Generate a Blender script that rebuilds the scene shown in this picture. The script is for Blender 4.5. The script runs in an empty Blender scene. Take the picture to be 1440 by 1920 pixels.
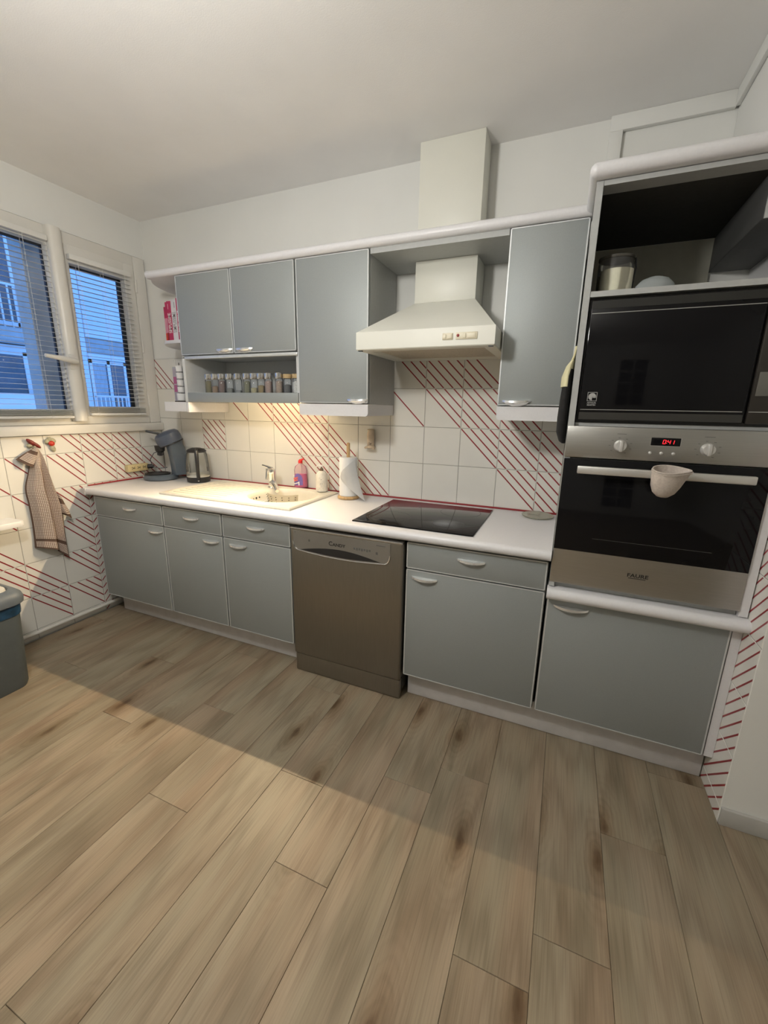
import bpy, bmesh, math, random
from mathutils import Vector, Matrix
random.seed(7)
R = math.radians
PI = math.pi
scene = bpy.context.scene
C = scene.collection

# ------------------------------------------------------------------ camera
cam_d = bpy.data.cameras.new('camera'); cam = bpy.data.objects.new('camera', cam_d); C.objects.link(cam)
cam_d.sensor_fit = 'HORIZONTAL'; cam_d.sensor_width = 36.0; cam_d.lens = 785.456 / 1440 * 36.0
cam_d.clip_start = 0.05; cam_d.clip_end = 200
_f = Vector((-0.37777446, 0.89417842, -0.24027363)); _r = Vector((0.91934902, 0.39306171, 0.01731658)); _u = Vector((-0.10992648, 0.21435356, 0.97055073))
_m = Matrix.Identity(4)
for i in range(3):
    _m[i][0], _m[i][1], _m[i][2] = _r[i], _u[i], -_f[i]
_m[0][3], _m[1][3], _m[2][3] = 2.7687, -2.2674, 1.3748
cam.matrix_world = _m
scene.camera = cam
# ------------------------------------------------------------------ world (blue dusk) + exposure
w = bpy.data.worlds.new('dusk'); scene.world = w; w.use_nodes = True
nt = w.node_tree; bg = nt.nodes['Background']
bg.inputs['Color'].default_value = (0.18, 0.43, 1.0, 1); bg.inputs['Strength'].default_value = 1.7
vs = scene.view_settings
scene.display_settings.display_device = 'sRGB'
vs.view_transform = 'Standard'; vs.look = 'None'; vs.gamma = 1.0; vs.use_curve_mapping = False
vs.exposure = 0.0
ROOM_LAMP = 138.0        # emission of the ceiling globe behind the camera
TUBE_LAMP = 2050.0        # emission of the tube under the wall cabinets

# ------------------------------------------------------------------ materials
MATS = {}
def mat(name, col, rough=0.5, metal=0.0, var=0.0, vscale=8.0, bump=0.0, bscale=60.0, spec=0.5, emit=None, estr=0.0, stretch=None, coat=0.0):
    if name in MATS: return MATS[name]
    m = bpy.data.materials.new(name); m.use_nodes = True; MATS[name] = m
    n = m.node_tree.nodes; l = m.node_tree.links; p = n['Principled BSDF']
    p.inputs['Base Color'].default_value = (*col, 1); p.inputs['Roughness'].default_value = rough
    p.inputs['Metallic'].default_value = metal; p.inputs['Specular IOR Level'].default_value = spec
    p.inputs['Coat Weight'].default_value = coat
    if emit: p.inputs['Emission Color'].default_value = (*emit, 1); p.inputs['Emission Strength'].default_value = estr
    tc = n.new('ShaderNodeTexCoord'); src = tc.outputs['Object']
    if stretch:
        mp = n.new('ShaderNodeMapping'); mp.inputs['Scale'].default_value = stretch; l.new(src, mp.inputs['Vector']); src = mp.outputs['Vector']
    if var > 0:
        nz = n.new('ShaderNodeTexNoise'); nz.inputs['Scale'].default_value = vscale; nz.inputs['Detail'].default_value = 5
        l.new(src, nz.inputs['Vector'])
        rp = n.new('ShaderNodeValToRGB'); rp.color_ramp.elements[0].position = 0.3; rp.color_ramp.elements[1].position = 0.7
        rp.color_ramp.elements[0].color = (*[c * (1 - var) for c in col], 1); rp.color_ramp.elements[1].color = (*[min(1, c * (1 + var)) for c in col], 1)
        l.new(nz.outputs['Fac'], rp.inputs['Fac']); l.new(rp.outputs['Color'], p.inputs['Base Color'])
    if bump > 0:
        nb = n.new('ShaderNodeTexNoise'); nb.inputs['Scale'].default_value = bscale; nb.inputs['Detail'].default_value = 4
        l.new(src, nb.inputs['Vector'])
        b = n.new('ShaderNodeBump'); b.inputs['Strength'].default_value = bump; b.inputs['Distance'].default_value = 0.002
        l.new(nb.outputs['Fac'], b.inputs['Height']); l.new(b.outputs['Normal'], p.inputs['Normal'])
    return m
def glass(name, tint=(1, 1, 1), rough=0.02, ior=1.45, haze=0.0):
    if name in MATS: return MATS[name]
    m = bpy.data.materials.new(name); m.use_nodes = True; MATS[name] = m
    n = m.node_tree.nodes; l = m.node_tree.links; n.remove(n['Principled BSDF']); out = n['Material Output']
    t = n.new('ShaderNodeBsdfTransparent'); t.inputs['Color'].default_value = (*tint, 1)
    g = n.new('ShaderNodeBsdfGlossy'); g.inputs['Roughness'].default_value = rough
    fr = n.new('ShaderNodeFresnel'); fr.inputs['IOR'].default_value = ior
    mx = n.new('ShaderNodeMixShader'); l.new(fr.outputs['Fac'], mx.inputs['Fac']); l.new(t.outputs['BSDF'], mx.inputs[1]); l.new(g.outputs['BSDF'], mx.inputs[2])
    last = mx
    if haze > 0:
        d = n.new('ShaderNodeBsdfDiffuse'); d.inputs['Color'].default_value = (*tint, 1)
        m2 = n.new('ShaderNodeMixShader'); m2.inputs['Fac'].default_value = haze; l.new(mx.outputs['Shader'], m2.inputs[1]); l.new(d.outputs['BSDF'], m2.inputs[2]); last = m2
    l.new(last.outputs['Shader'], out.inputs['Surface'])
    return m

WALL = mat('wall_paint', (0.79, 0.79, 0.755), 0.7, var=0.02, vscale=3, bump=0.12, bscale=160)
CEIL = mat('ceiling_paint', (0.90, 0.89, 0.87), 0.8, var=0.02, vscale=4, bump=0.2, bscale=220)
TILE = mat('glazed_tile', (0.79, 0.775, 0.72), 0.22, var=0.02, vscale=5, bump=0.05, bscale=25)
GROUT = mat('tile_grout', (0.34, 0.325, 0.29), 0.9, var=0.1, vscale=40)
RED = mat('red_line_glaze', (0.30, 0.020, 0.026), 0.35, var=0.08, vscale=30)
DOORG = mat('grey_laminate', (0.325, 0.35, 0.345), 0.55, metal=0.3, var=0.03, vscale=350, bump=0.03, bscale=500)
DOORE = mat('grey_door_edge', (0.66, 0.68, 0.68), 0.35, metal=0.4, var=0.04, vscale=50)
CARC = mat('grey_carcass', (0.42, 0.43, 0.42), 0.5, var=0.03, vscale=60)
WHITEL = mat('white_laminate', (0.74, 0.735, 0.745), 0.35, var=0.02, vscale=120)
CARCW = mat('pale_cabinet_inside', (0.62, 0.63, 0.62), 0.5, var=0.02, vscale=80)
PLINTH = mat('plinth_grey_white', (0.60, 0.58, 0.57), 0.5, var=0.05, vscale=20)
CHROME = mat('chrome', (0.82, 0.82, 0.82), 0.12, metal=1.0, var=0.03, vscale=30)
STEEL = mat('brushed_steel', (0.44, 0.435, 0.41), 0.33, metal=0.9, var=0.06, vscale=12, stretch=(1, 40, 90))
BRONZE = mat('brushed_dark_steel', (0.255, 0.232, 0.195), 0.36, metal=0.85, var=0.05, vscale=10, stretch=(60, 20, 1.5))
BLACKG = mat('black_glass', (0.006, 0.006, 0.007), 0.06, var=0.05, vscale=4, spec=0.22)
BLACK = mat('black_plastic', (0.018, 0.018, 0.019), 0.4, var=0.1, vscale=30)
DARK = mat('dark_void', (0.02, 0.019, 0.018), 0.8, var=0.1, vscale=20)
CREAM = mat('cream_enamel', (0.75, 0.745, 0.665), 0.42, var=0.015, vscale=6)
CREAMP = mat('cream_plastic', (0.74, 0.68, 0.52), 0.4, var=0.03, vscale=40)
SINKM = mat('cream_resin', (0.68, 0.65, 0.565), 0.3, var=0.02, vscale=60)
PVC = mat('window_white_pvc', (0.74, 0.72, 0.665), 0.35, var=0.015, vscale=10)
BLIND = mat('blind_white', (0.78, 0.77, 0.73), 0.4, var=0.01, vscale=10)
GASKET = mat('dark_gasket', (0.025, 0.028, 0.035), 0.6, var=0.1, vscale=30)
WHITEP = mat('white_plastic', (0.82, 0.81, 0.79), 0.35, var=0.01, vscale=20)
PANE = glass('window_glass', (0.96, 0.98, 1.0))
CLEAR = glass('clear_glass', (0.95, 0.96, 0.95), 0.02, 1.35, haze=0.05)

def wood_floor():
    m = bpy.data.materials.new('oak_laminate'); m.use_nodes = True
    n = m.node_tree.nodes; l = m.node_tree.links; p = n['Principled BSDF']
    tc = n.new('ShaderNodeTexCoord'); oi = n.new('ShaderNodeObjectInfo')
    mul = n.new('ShaderNodeMath'); mul.operation = 'MULTIPLY'; mul.inputs[1].default_value = 57.0; l.new(oi.outputs['Random'], mul.inputs[0])
    cmb = n.new('ShaderNodeCombineXYZ'); l.new(mul.outputs[0], cmb.inputs[0]); l.new(mul.outputs[0], cmb.inputs[1])
    add = n.new('ShaderNodeVectorMath'); add.operation = 'ADD'; l.new(tc.outputs['Object'], add.inputs[0]); l.new(cmb.outputs[0], add.inputs[1])
    def mapped(sc):
        mp = n.new('ShaderNodeMapping'); mp.inputs['Scale'].default_value = sc; l.new(add.outputs[0], mp.inputs['Vector']); return mp.outputs['Vector']
    def noise(sc, scale, det, dist=0.0):
        z = n.new('ShaderNodeTexNoise'); z.inputs['Scale'].default_value = scale; z.inputs['Detail'].default_value = det; z.inputs['Distortion'].default_value = dist
        l.new(mapped(sc), z.inputs['Vector']); return z.outputs['Fac']
    def ramp(fac, stops):
        r = n.new('ShaderNodeValToRGB'); e = r.color_ramp.elements
        while len(e) < len(stops): e.new(0.5)
        for k, (ps, co) in enumerate(stops): e[k].position = ps; e[k].color = (*co, 1)
        l.new(fac, r.inputs['Fac']); return r.outputs['Color']
    def mixc(mode, fac, a, b):
        x = n.new('ShaderNodeMix'); x.data_type = 'RGBA'; x.blend_type = mode
        if isinstance(fac, float): x.inputs[0].default_value = fac
        else: l.new(fac, x.inputs[0])
        l.new(a, x.inputs[6]); l.new(b, x.inputs[7]); return x.outputs[2]
    # broad streaks along the plank (y)
    broad = noise((9, 0.9, 1), 1.0, 4, 0.6)
    base = ramp(broad, [(0.22, (0.205, 0.155, 0.105)), (0.5, (0.275, 0.222, 0.158)), (0.75, (0.320, 0.268, 0.200))])
    hue = noise((5, 0.6, 1), 1.7, 2)
    pink = ramp(hue, [(0.4, (0.95, 0.98, 0.96)), (0.65, (1.05, 0.985, 0.95))])
    base = mixc('MULTIPLY', 1.0, base, pink)
    # cathedral rings
    wv = n.new('ShaderNodeTexWave'); wv.wave_type = 'RINGS'; wv.inputs['Scale'].default_value = 1.0; wv.inputs['Distortion'].default_value = 7.0
    wv.inputs['Detail'].default_value = 3; wv.inputs['Detail Scale'].default_value = 0.8; l.new(mapped((24, 0.9, 1)), wv.inputs['Vector'])
    rings = ramp(wv.outputs['Fac'], [(0.0, (0.84, 0.825, 0.80)), (0.35, (0.97, 0.97, 0.965)), (0.6, (1.03, 1.03, 1.02)), (1.0, (1.08, 1.08, 1.07))])
    base = mixc('MULTIPLY', 0.8, base, rings)
    fine = noise((230, 5, 1), 1.0, 4)
    fr = ramp(fine, [(0.32, (0.82, 0.805, 0.79)), (0.5, (0.99, 0.99, 0.99)), (0.66, (1.07, 1.07, 1.06))])
    base = mixc('MULTIPLY', 0.85, base, fr)
    # knots: sparse voronoi cells
    vo = n.new('ShaderNodeTexVoronoi'); vo.inputs['Scale'].default_value = 1.0; vo.inputs['Randomness'].default_value = 1.0
    dm = n.new('ShaderNodeVectorMath'); dm.operation = 'ADD'
    nz = n.new('ShaderNodeTexNoise'); nz.inputs['Scale'].default_value = 14; nz.inputs['Detail'].default_value = 3; l.new(add.outputs[0], nz.inputs['Vector'])
    sc = n.new('ShaderNodeVectorMath'); sc.operation = 'SCALE'; sc.inputs['Scale'].default_value = 0.11; l.new(nz.outputs['Color'], sc.inputs[0])
    l.new(mapped((4.6, 1.55, 1)), dm.inputs[0]); l.new(sc.outputs[0], dm.inputs[1]); l.new(dm.outputs[0], vo.inputs['Vector'])
    vo.voronoi_dimensions = '2D'
    kr = ramp(vo.outputs['Distance'], [(0.012, (0.36, 0.28, 0.21)), (0.05, (0.58, 0.50, 0.42)), (0.10, (0.82, 0.77, 0.72)), (0.22, (1, 1, 1))])
    sepc = n.new('ShaderNodeSeparateColor'); l.new(vo.outputs['Color'], sepc.inputs['Color'])
    gt = n.new('ShaderNodeMath'); gt.operation = 'GREATER_THAN'; gt.inputs[1].default_value = 0.48; l.new(sepc.outputs[0], gt.inputs[0])
    base = mixc('MULTIPLY', gt.outputs[0], base, kr)
    # growth rings flowing round the knots
    m1 = n.new('ShaderNodeMath'); m1.operation = 'MULTIPLY'; m1.inputs[1].default_value = 105.0; l.new(vo.outputs['Distance'], m1.inputs[0])
    m2 = n.new('ShaderNodeMath'); m2.operation = 'SINE'; l.new(m1.outputs[0], m2.inputs[0])
    m3 = n.new('ShaderNodeMath'); m3.operation = 'MULTIPLY_ADD'; m3.inputs[1].default_value = 0.5; m3.inputs[2].default_value = 0.5; l.new(m2.outputs[0], m3.inputs[0])
    rr_ = ramp(m3.outputs[0], [(0.0, (0.90, 0.885, 0.86)), (0.5, (1, 1, 1)), (1.0, (1.05, 1.05, 1.04))])
    fall = ramp(vo.outputs['Distance'], [(0.05, (1, 1, 1)), (0.42, (0, 0, 0))])
    mf = n.new('ShaderNodeMath'); mf.operation = 'MULTIPLY'; l.new(fall, mf.inputs[0]); l.new(gt.outputs[0], mf.inputs[1])
    base = mixc('MULTIPLY', mf.outputs[0], base, rr_)
    l.new(base, p.inputs['Base Color']); p.inputs['Roughness'].default_value = 0.42; p.inputs['Specular IOR Level'].default_value = 0.35
    b = n.new('ShaderNodeBump'); b.inputs['Strength'].default_value = 0.12; b.inputs['Distance'].default_value = 0.001
    l.new(fine, b.inputs['Height']); l.new(b.outputs['Normal'], p.inputs['Normal'])
    return m
OAK = wood_floor()
BAMBOO = mat('bamboo_wood', (0.55, 0.36, 0.17), 0.45, var=0.18, vscale=10, stretch=(8, 8, 1))

# ------------------------------------------------------------------ mesh helpers
def nb(): return bmesh.new()
def B(bm, x0, x1, y0, y1, z0, z1, bev=0.0, seg=2, mi=0):
    r = bmesh.ops.create_cube(bm, size=1.0); vs = r['verts']
    for v in vs:
        v.co = Vector((x0 + (v.co.x + .5) * (x1 - x0), y0 + (v.co.y + .5) * (y1 - y0), z0 + (v.co.z + .5) * (z1 - z0)))
    fs = set(f for v in vs for f in v.link_faces)
    if bev > 0:
        es = list(set(e for v in vs for e in v.link_edges))
        rr = bmesh.ops.bevel(bm, geom=es, offset=bev, segments=seg, profile=0.5, affect='EDGES')
        fs = set(rr['faces']) | set(f for f in fs if f.is_valid)
    for f in fs:
        if f.is_valid: f.material_index = mi
    return bm
def lathe(bm, prof, cx, cy, n=28, cap=True, mi=0, z0=0.0, sx=1.0, sy=1.0, spout=0.0, sang=0.0):
    rings = []
    for r, z in prof:
        ring = []
        for k in range(n):
            a = 2 * PI * k / n
            rr = r
            if spout:
                d = math.cos((a - sang)); rr = r * (1 + spout * max(0, d) ** 6)
            ring.append(bm.verts.new((cx + rr * math.cos(a) * sx, cy + rr * math.sin(a) * sy, z0 + z)))
        rings.append(ring)
    for a, b in zip(rings, rings[1:]):
        for k in range(n):
            f = bm.faces.new((a[k], a[(k + 1) % n], b[(k + 1) % n], b[k])); f.material_index = mi
    if cap:
        if prof[0][0] > 1e-5: bm.faces.new(list(reversed(rings[0]))).material_index = mi
        if prof[-1][0] > 1e-5: bm.faces.new(rings[-1]).material_index = mi
    return bm
def tube(bm, pts, r, n=8, mi=0, cap=True):
    pts = [Vector(p) for p in pts]; rad = r if isinstance(r, (list, tuple)) else [r] * len(pts)
    rings = []; up = None
    for i, p in enumerate(pts):
        t = (pts[min(i + 1, len(pts) - 1)] - pts[max(i - 1, 0)]).normalized()
        if up is None: up = Vector((0, 0, 1)) if abs(t.z) < 0.9 else Vector((1, 0, 0))
        a = t.cross(up).normalized(); b = a.cross(t).normalized(); up = b
        rings.append([bm.verts.new(p + (a * math.cos(2 * PI * k / n) + b * math.sin(2 * PI * k / n)) * rad[i]) for k in range(n)])
    for a, b in zip(rings, rings[1:]):
        for k in range(n): bm.faces.new((a[k], a[(k + 1) % n], b[(k + 1) % n], b[k])).material_index = mi
    if cap:
        bm.faces.new(list(reversed(rings[0]))).material_index = mi; bm.faces.new(rings[-1]).material_index = mi
    return bm
def prism(bm, poly, axis, a, b, mi=0):
    """poly: 2-D outline; axis: extrusion axis; other two axes in xyz order"""
    def P(p, t):
        return {'x': (t, p[0], p[1]), 'y': (p[0], t, p[1]), 'z': (p[0], p[1], t)}[axis]
    va = [bm.verts.new(P(p, a)) for p in poly]; vb = [bm.verts.new(P(p, b)) for p in poly]
    n = len(poly)
    fs = [bm.faces.new(va), bm.faces.new(vb)]
    for k in range(n): fs.append(bm.faces.new((va[k], vb[k], vb[(k + 1) % n], va[(k + 1) % n])))
    for f in fs: f.material_index = mi
    bmesh.ops.recalc_face_normals(bm, faces=fs)
    return bm
def ball(bm, c, rx, ry, rz, rot=None, mi=0, u=14, v=9):
    r = bmesh.ops.create_uvsphere(bm, u_segments=u, v_segments=v, radius=1.0)
    M = Matrix.Translation(c) @ (rot.to_4x4() if rot else Matrix.Identity(4)) @ Matrix.Diagonal((rx, ry, rz, 1))
    for x in r['verts']: x.co = M @ x.co
    for f in set(f for x in r['verts'] for f in x.link_faces): f.material_index = mi
    return bm
def arc(cx, cy, r, a0, a1, n, ry=None):
    return [(cx + r * math.cos(R(a0 + (a1 - a0) * k / n)), cy + (ry or r) * math.sin(R(a0 + (a1 - a0) * k / n))) for k in range(n + 1)]

ORG = {}
def link(name, me, parent=None, loc=None, mats=None):
    o = bpy.data.objects.new(name, me); C.objects.link(o)
    if mats is not None and me is not None and len(me.materials) == 0:
        for m in (mats if isinstance(mats, (list, tuple)) else [mats]): me.materials.append(m)
    if parent: o.parent = parent
    if loc is not None: o.location = loc
    return o
def obj(name, bm, mats, parent=None, smooth=True, angle=35, origin=None, label=None, fixn=True):
    """one mesh object from a world-space bmesh; a part is shifted into its parent's frame"""
    if fixn: bmesh.ops.recalc_face_normals(bm, faces=bm.faces[:])
    me = bpy.data.meshes.new(name)
    org = ORG.get(parent.name, Vector()) if parent else (Vector(origin) if origin is not None else Vector())
    if org.length > 0: bmesh.ops.translate(bm, vec=-org, verts=bm.verts[:])
    bm.to_mesh(me); bm.free()
    for m in (mats if isinstance(mats, (list, tuple)) else [mats]): me.materials.append(m)
    if smooth:
        me.polygons.foreach_set('use_smooth', [True] * len(me.polygons)); me.set_sharp_from_angle(angle=R(angle))
    o = link(name, me, parent)
    ORG[o.name] = org
    if not parent: o.location = org
    if label: o['label'] = label
    return o
def tag(o, label=None, cat=None, group=None, kind=None):
    if label: o['label'] = label
    if cat: o['category'] = cat
    if group: o['group'] = group
    if kind: o['kind'] = kind
    return o
def thing(name, label, cat, loc, group=None):
    o = bpy.data.objects.new(name, None); C.objects.link(o); o.empty_display_size = 0.05
    o.location = loc; ORG[o.name] = Vector(loc)
    return tag(o, label, cat, group)
def struct(name, bm, m, label=None, **k):
    o = obj(name, bm, m, **k); o['kind'] = 'structure'
    if label: o['label'] = label
    return o
def text_mesh(name, s, size, m, parent, origin, ux, uz, depth=0.0006, align='CENTER', bold=0.0, sx=1.0):
    """flat lettering; origin world, ux = reading direction, uz = up of the letters"""
    cu = bpy.data.curves.new('lettering', 'FONT'); cu.body = s; cu.size = size; cu.align_x = align; cu.align_y = 'CENTER'; cu.resolution_u = 3
    cu.offset = bold
    t = bpy.data.objects.new('lettering', cu); C.objects.link(t)
    bpy.context.view_layer.update()
    me = bpy.data.meshes.new_from_object(t.evaluated_get(bpy.context.evaluated_depsgraph_get()))
    bpy.data.objects.remove(t); bpy.data.curves.remove(cu)
    ux = Vector(ux).normalized(); uz = Vector(uz).normalized(); nn = ux.cross(uz)
    org = ORG.get(parent.name, Vector())
    o0 = Vector(origin) - org
    for v in me.vertices: v.co = o0 + ux * v.co.x * sx + uz * v.co.y + nn * depth
    me.name = name; me.materials.clear(); me.materials.append(m)
    o = link(name, me, parent); ORG[o.name] = org
    return o

# ------------------------------------------------------------------ room shell
ZC = 2.555; T = 0.204
XR, YR = 4.7, -4.6
struct('ceiling', B(nb(), -0.25, XR + .1, YR - .1, 0.15, ZC, ZC + .12), CEIL, smooth=False)
wall_back = struct('wall_back', B(nb(), -0.25, XR + .1, 0.007, 0.15, -.1, ZC), WALL, smooth=False)
bm = nb()
B(bm, -0.22, -0.007, YR, 0.007, -.1, 1.19); B(bm, -0.22, 0.0, YR, 0.007, 2.325, ZC); B(bm, -0.22, -0.0, YR, -1.80, 1.19, 2.325)
wall_left = struct('wall_left', bm, WALL, smooth=False)
wall_right = struct('wall_right', B(nb(), 3.407, 3.6, -0.734, 0.007, -.1, ZC), WALL, smooth=False)
struct('wall_front_right', B(nb(), 3.402, XR + .1, -0.739, -0.60, -.1, ZC), WALL, smooth=False)
struct('wall_far_right', B(nb(), XR, XR + .12, YR, -0.73, -.1, ZC), WALL, smooth=False)
bm = nb(); B(bm, -0.1, 2.35, YR - .12, YR, -.1, ZC); B(bm, 3.35, XR, YR - .12, YR, -.1, ZC); B(bm, 2.35, 3.35, YR - .12, YR, 2.1, ZC)
struct('wall_rear', bm, WALL, smooth=False)
struct('baseboard_right', B(nb(), 3.402, XR, -0.752, -0.7391, 0.0, 0.066, .003), mat('grey_baseboard', (.44, .43, .40), .5, var=.04, vscale=20))
bm = nb(); B(bm, 3.236, 3.41, -0.545, 0.006, 1.938, ZC); struct('wall_bulkhead', bm, WALL, smooth=False)
# trunking under the ceiling, right above the oven tower
struct('trim_1', B(nb(), 2.80, 3.224, -0.016, 0.006, 2.498, 2.5549, .002), WALL)
struct('trim_2', B(nb(), 2.80, 2.849, -0.016, 0.006, 2.10, 2.498, .002), WALL)
struct('trim_3', B(nb(), 3.220, 3.2355, -0.543, -0.0165, 2.497, 2.5549, .003), WALL)
# rear door with glazed panes (seen as a reflection in the oven glass)
door = struct('door_1', B(nb(), 2.351, 2.46, YR - .05, YR + .0, 0, 2.099, .004), PVC)
bm = nb(); B(bm, 3.24, 3.349, YR - .05, YR, 0, 2.099); B(bm, 2.46, 3.24, YR - .05, YR, 1.98, 2.099); B(bm, 2.46, 3.24, YR - .05, YR, 0, .35)
for z in (.75, 1.16, 1.57): B(bm, 2.46, 3.24, YR - .04, YR, z, z + .035)
B(bm, 2.83, 2.865, YR - .04, YR, .35, 1.98)
obj('door_frame', bm, PVC, door)
obj('pane', B(nb(), 2.46, 3.24, YR - .03, YR - .02, .35, 1.98), BLACKG, door)

# ---- floor planks
floor = struct('floor', B(nb(), -0.02, XR, YR, 0.02, -.1, -.008), DARK, smooth=False)
PW = 0.1885; plank_cache = {}
def frustum(w, h, d, bev):
    """flat piece 0..w, 0..h, top at 0, bottom at -d, bevelled rim"""
    v = [(0, 0, -d), (w, 0, -d), (w, h, -d), (0, h, -d), (0, 0, -bev), (w, 0, -bev), (w, h, -bev), (0, h, -bev),
         (bev, bev, 0), (w - bev, bev, 0), (w - bev, h - bev, 0), (bev, h - bev, 0)]
    f = [(8, 9, 10, 11)]
    for k in range(4):
        j = (k + 1) % 4; f += [(k, j, 4 + j, 4 + k), (4 + k, 4 + j, 8 + j, 8 + k)]
    return v, f
def plank(x0, x1, y0, y1):
    key = (round(x1 - x0, 4), round(y1 - y0, 4))
    if key not in plank_cache:
        me = bpy.data.meshes.new('plank'); v, f = frustum(key[0], key[1], .008, .0011); me.from_pydata(v, [], f); me.materials.append(OAK); plank_cache[key] = me
    return link('plank', plank_cache[key], floor, (x0, y0, 0))
ends = {-6: -1.459, -3: -1.467, -4: -1.18, 0: -1.469, 1: -1.338, -1: -.915, -2: -1.042, -5: -.70, -7: -1.02, -8: -.62, -9: -1.25, -10: -.85, 2: -.95, 3: -.6, 4: -1.5}
for k in range(-15, 11):
    x0 = 2.648 + k * PW; x1 = x0 + PW
    x0 = max(x0, 0.0); x1 = min(x1, XR)
    if x1 - x0 < .02: continue
    e = ends.get(k, -random.uniform(.3, 1.5)); L = 1.285
    ys = [0.0]; y = e
    while y < -L + 0.05: y += L
    if y > -0.05: y -= L
    while y > YR: ys.append(y); y -= L
    ys.append(YR)
    for a, b in zip(ys, ys[1:]):
        if a - b > .01: plank(x0 + .0004, x1 - .0004, b + .0004, a - .0004)

# ---- tiles
plain_tiles = {}
def clip(poly, a, b, c):
    out = []
    for i in range(len(poly)):
        p, q = poly[i], poly[(i + 1) % len(poly)]; dp = a * p[0] + b * p[1] - c; dq = a * q[0] + b * q[1] - c
        if dp <= 0: out.append(p)
        if dp * dq < 0: t = dp / (dp - dq); out.append((p[0] + (q[0] - p[0]) * t, p[1] + (q[1] - p[1]) * t))
    return out
def tile(parent, M, w, h, lines):
    """M: frame with local x along the wall, y up, z out of the wall; lines: (sign, c) for s*u + v = c"""
    key = (round(w, 4), round(h, 4))
    if not lines and key in plain_tiles: me = plain_tiles[key]
    else:
        me = bpy.data.meshes.new('tile'); v, f = frustum(w, h, .0075, .0012)
        mi = [0] * len(f); hw = 0.0032 * math.sqrt(2)
        for s, c in lines:
            g = 0.0016
            p = clip([(g, g), (w - g, g), (w - g, h - g), (g, h - g)], s, 1, c + hw); p = clip(p, -s, -1, -c + hw) if len(p) > 2 else p
            if len(p) > 2:
                i0 = len(v); v += [(q[0], q[1], .0004) for q in p]; f.append(tuple(range(i0, i0 + len(p)))); mi.append(1)
        me.from_pydata(v, [], f); me.materials.append(TILE); me.materials.append(RED)
        me.polygons.foreach_set('material_index', mi)
        if not lines: plain_tiles[key] = me
    o = link('tile', me, parent); o.matrix_local = M; return o
def wall_tiles(parent, us, zs, frame, pattern):
    for i in range(len(us) - 1):
        for j in range(len(zs) - 1):
            u0, u1, z0, z1 = us[i] + .0013, us[i + 1] - .0013, zs[j] + .0013, zs[j + 1] - .0013
            if u1 - u0 < .004 or z1 - z0 < .004: continue
            ln = [(s, c - (s * u0 + z0)) for s, c in pattern((us[i] + us[i + 1]) / 2, (zs[j] + zs[j + 1]) / 2, us[i], zs[j])]
            tile(parent, frame(u0, z0), u1 - u0, z1 - z0, ln)
Q = T / 4
obj('grout', B(nb(), 0.0, 3.0, 0.0015, 0.0068, .83, 1.687), GROUT, wall_back, smooth=False)
X0 = 1.636 - 8 * .2043
xs = [X0 + .2043 * k for k in range(0, 14)] + [2.772]
xs[0] = 0.001
zsb = [0.862, 1.0745, 1.278, 1.4825, 1.687]
def pat_back(u, z, u0, z0):
    out = []
    for base in (2.301, 3.527):
        out += [(1, base + n * .051) for n in range(9)]
    for c in (2.097, 3.323):
        if 1.278 < z < 1.4825: out.append((1, c))
    if .41 < u < .614 and 1.0745 < z < 1.278: out += [(1, 1.4845 + .051 * n) for n in range(1, 8)]
    if u < .2 and z > 1.4825: out += [(1, 1.687 - .051 * n) for n in range(0, 4)]
    return out
def fr_back(u, z): return Matrix(((1, 0, 0, u), (0, 0, -1, 0.0), (0, 1, 0, z), (0, 0, 0, 1)))
wall_tiles(wall_back, xs, zsb, fr_back, pat_back)
obj('grout', B(nb(), -0.0068, -0.0015, -2.8, 0.0, 0.0, 1.19), GROUT, wall_left, smooth=False)
ysl = [-.585 + T * k for k in range(-10, 3)] + [-.0015]
zsl = [0.0, .058, .262, .466, .670, .874, 1.078, 1.189]
def pat_left(u, z, u0, z0):
    out = []
    col = round((u0 + .585) / T); row = round((z0 - .874) / T)
    if z > .874:
        out += [(1, .493 + .051 * n) for n in range(9)]
    if col == -1 and -5 <= row <= 0 and z > .058:
        cc = (-.585 + z0); out += [(1, cc + .051 * n) for n in range(4)]
    if col >= 0 and row <= -1: out += [(-1, .585 + z0 + .051 * n) for n in range(4)]
    if (col, row) in ((-2, 0), (-3, 0), (-2, -1), (-3, -1)):
        out.append((1, .085 if (col, row) in ((-2, 0),) else -.119 if (col, row) in ((-2, -1), (-3, 0)) else -.323))
    if col <= -2: out += [(1, -.527 - .051 * n) for n in range(5)]
    return out
def fr_left(u, z): return Matrix(((0, 0, 1, 0.0), (1, 0, 0, u), (0, 1, 0, z), (0, 0, 0, 1)))
wall_tiles(wall_left, ysl, zsl, fr_left, pat_left)
obj('grout', B(nb(), 3.4015, 3.4068, -.737, -.30, 0.0, 1.29), GROUT, wall_right, smooth=False)
def fr_right(u, z): return Matrix(((0, 0, -1, 3.40), (-1, 0, 0, -u), (0, 1, 0, z), (0, 0, 0, 1)))
wall_tiles(wall_right, [.33, .534, .7385], [0, .058, .262, .466, .670, .874, 1.078, 1.28], fr_right, lambda u, z, u0, z0: [(-1, -.738 + .051 * n) for n in range(0, 42)])

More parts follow.
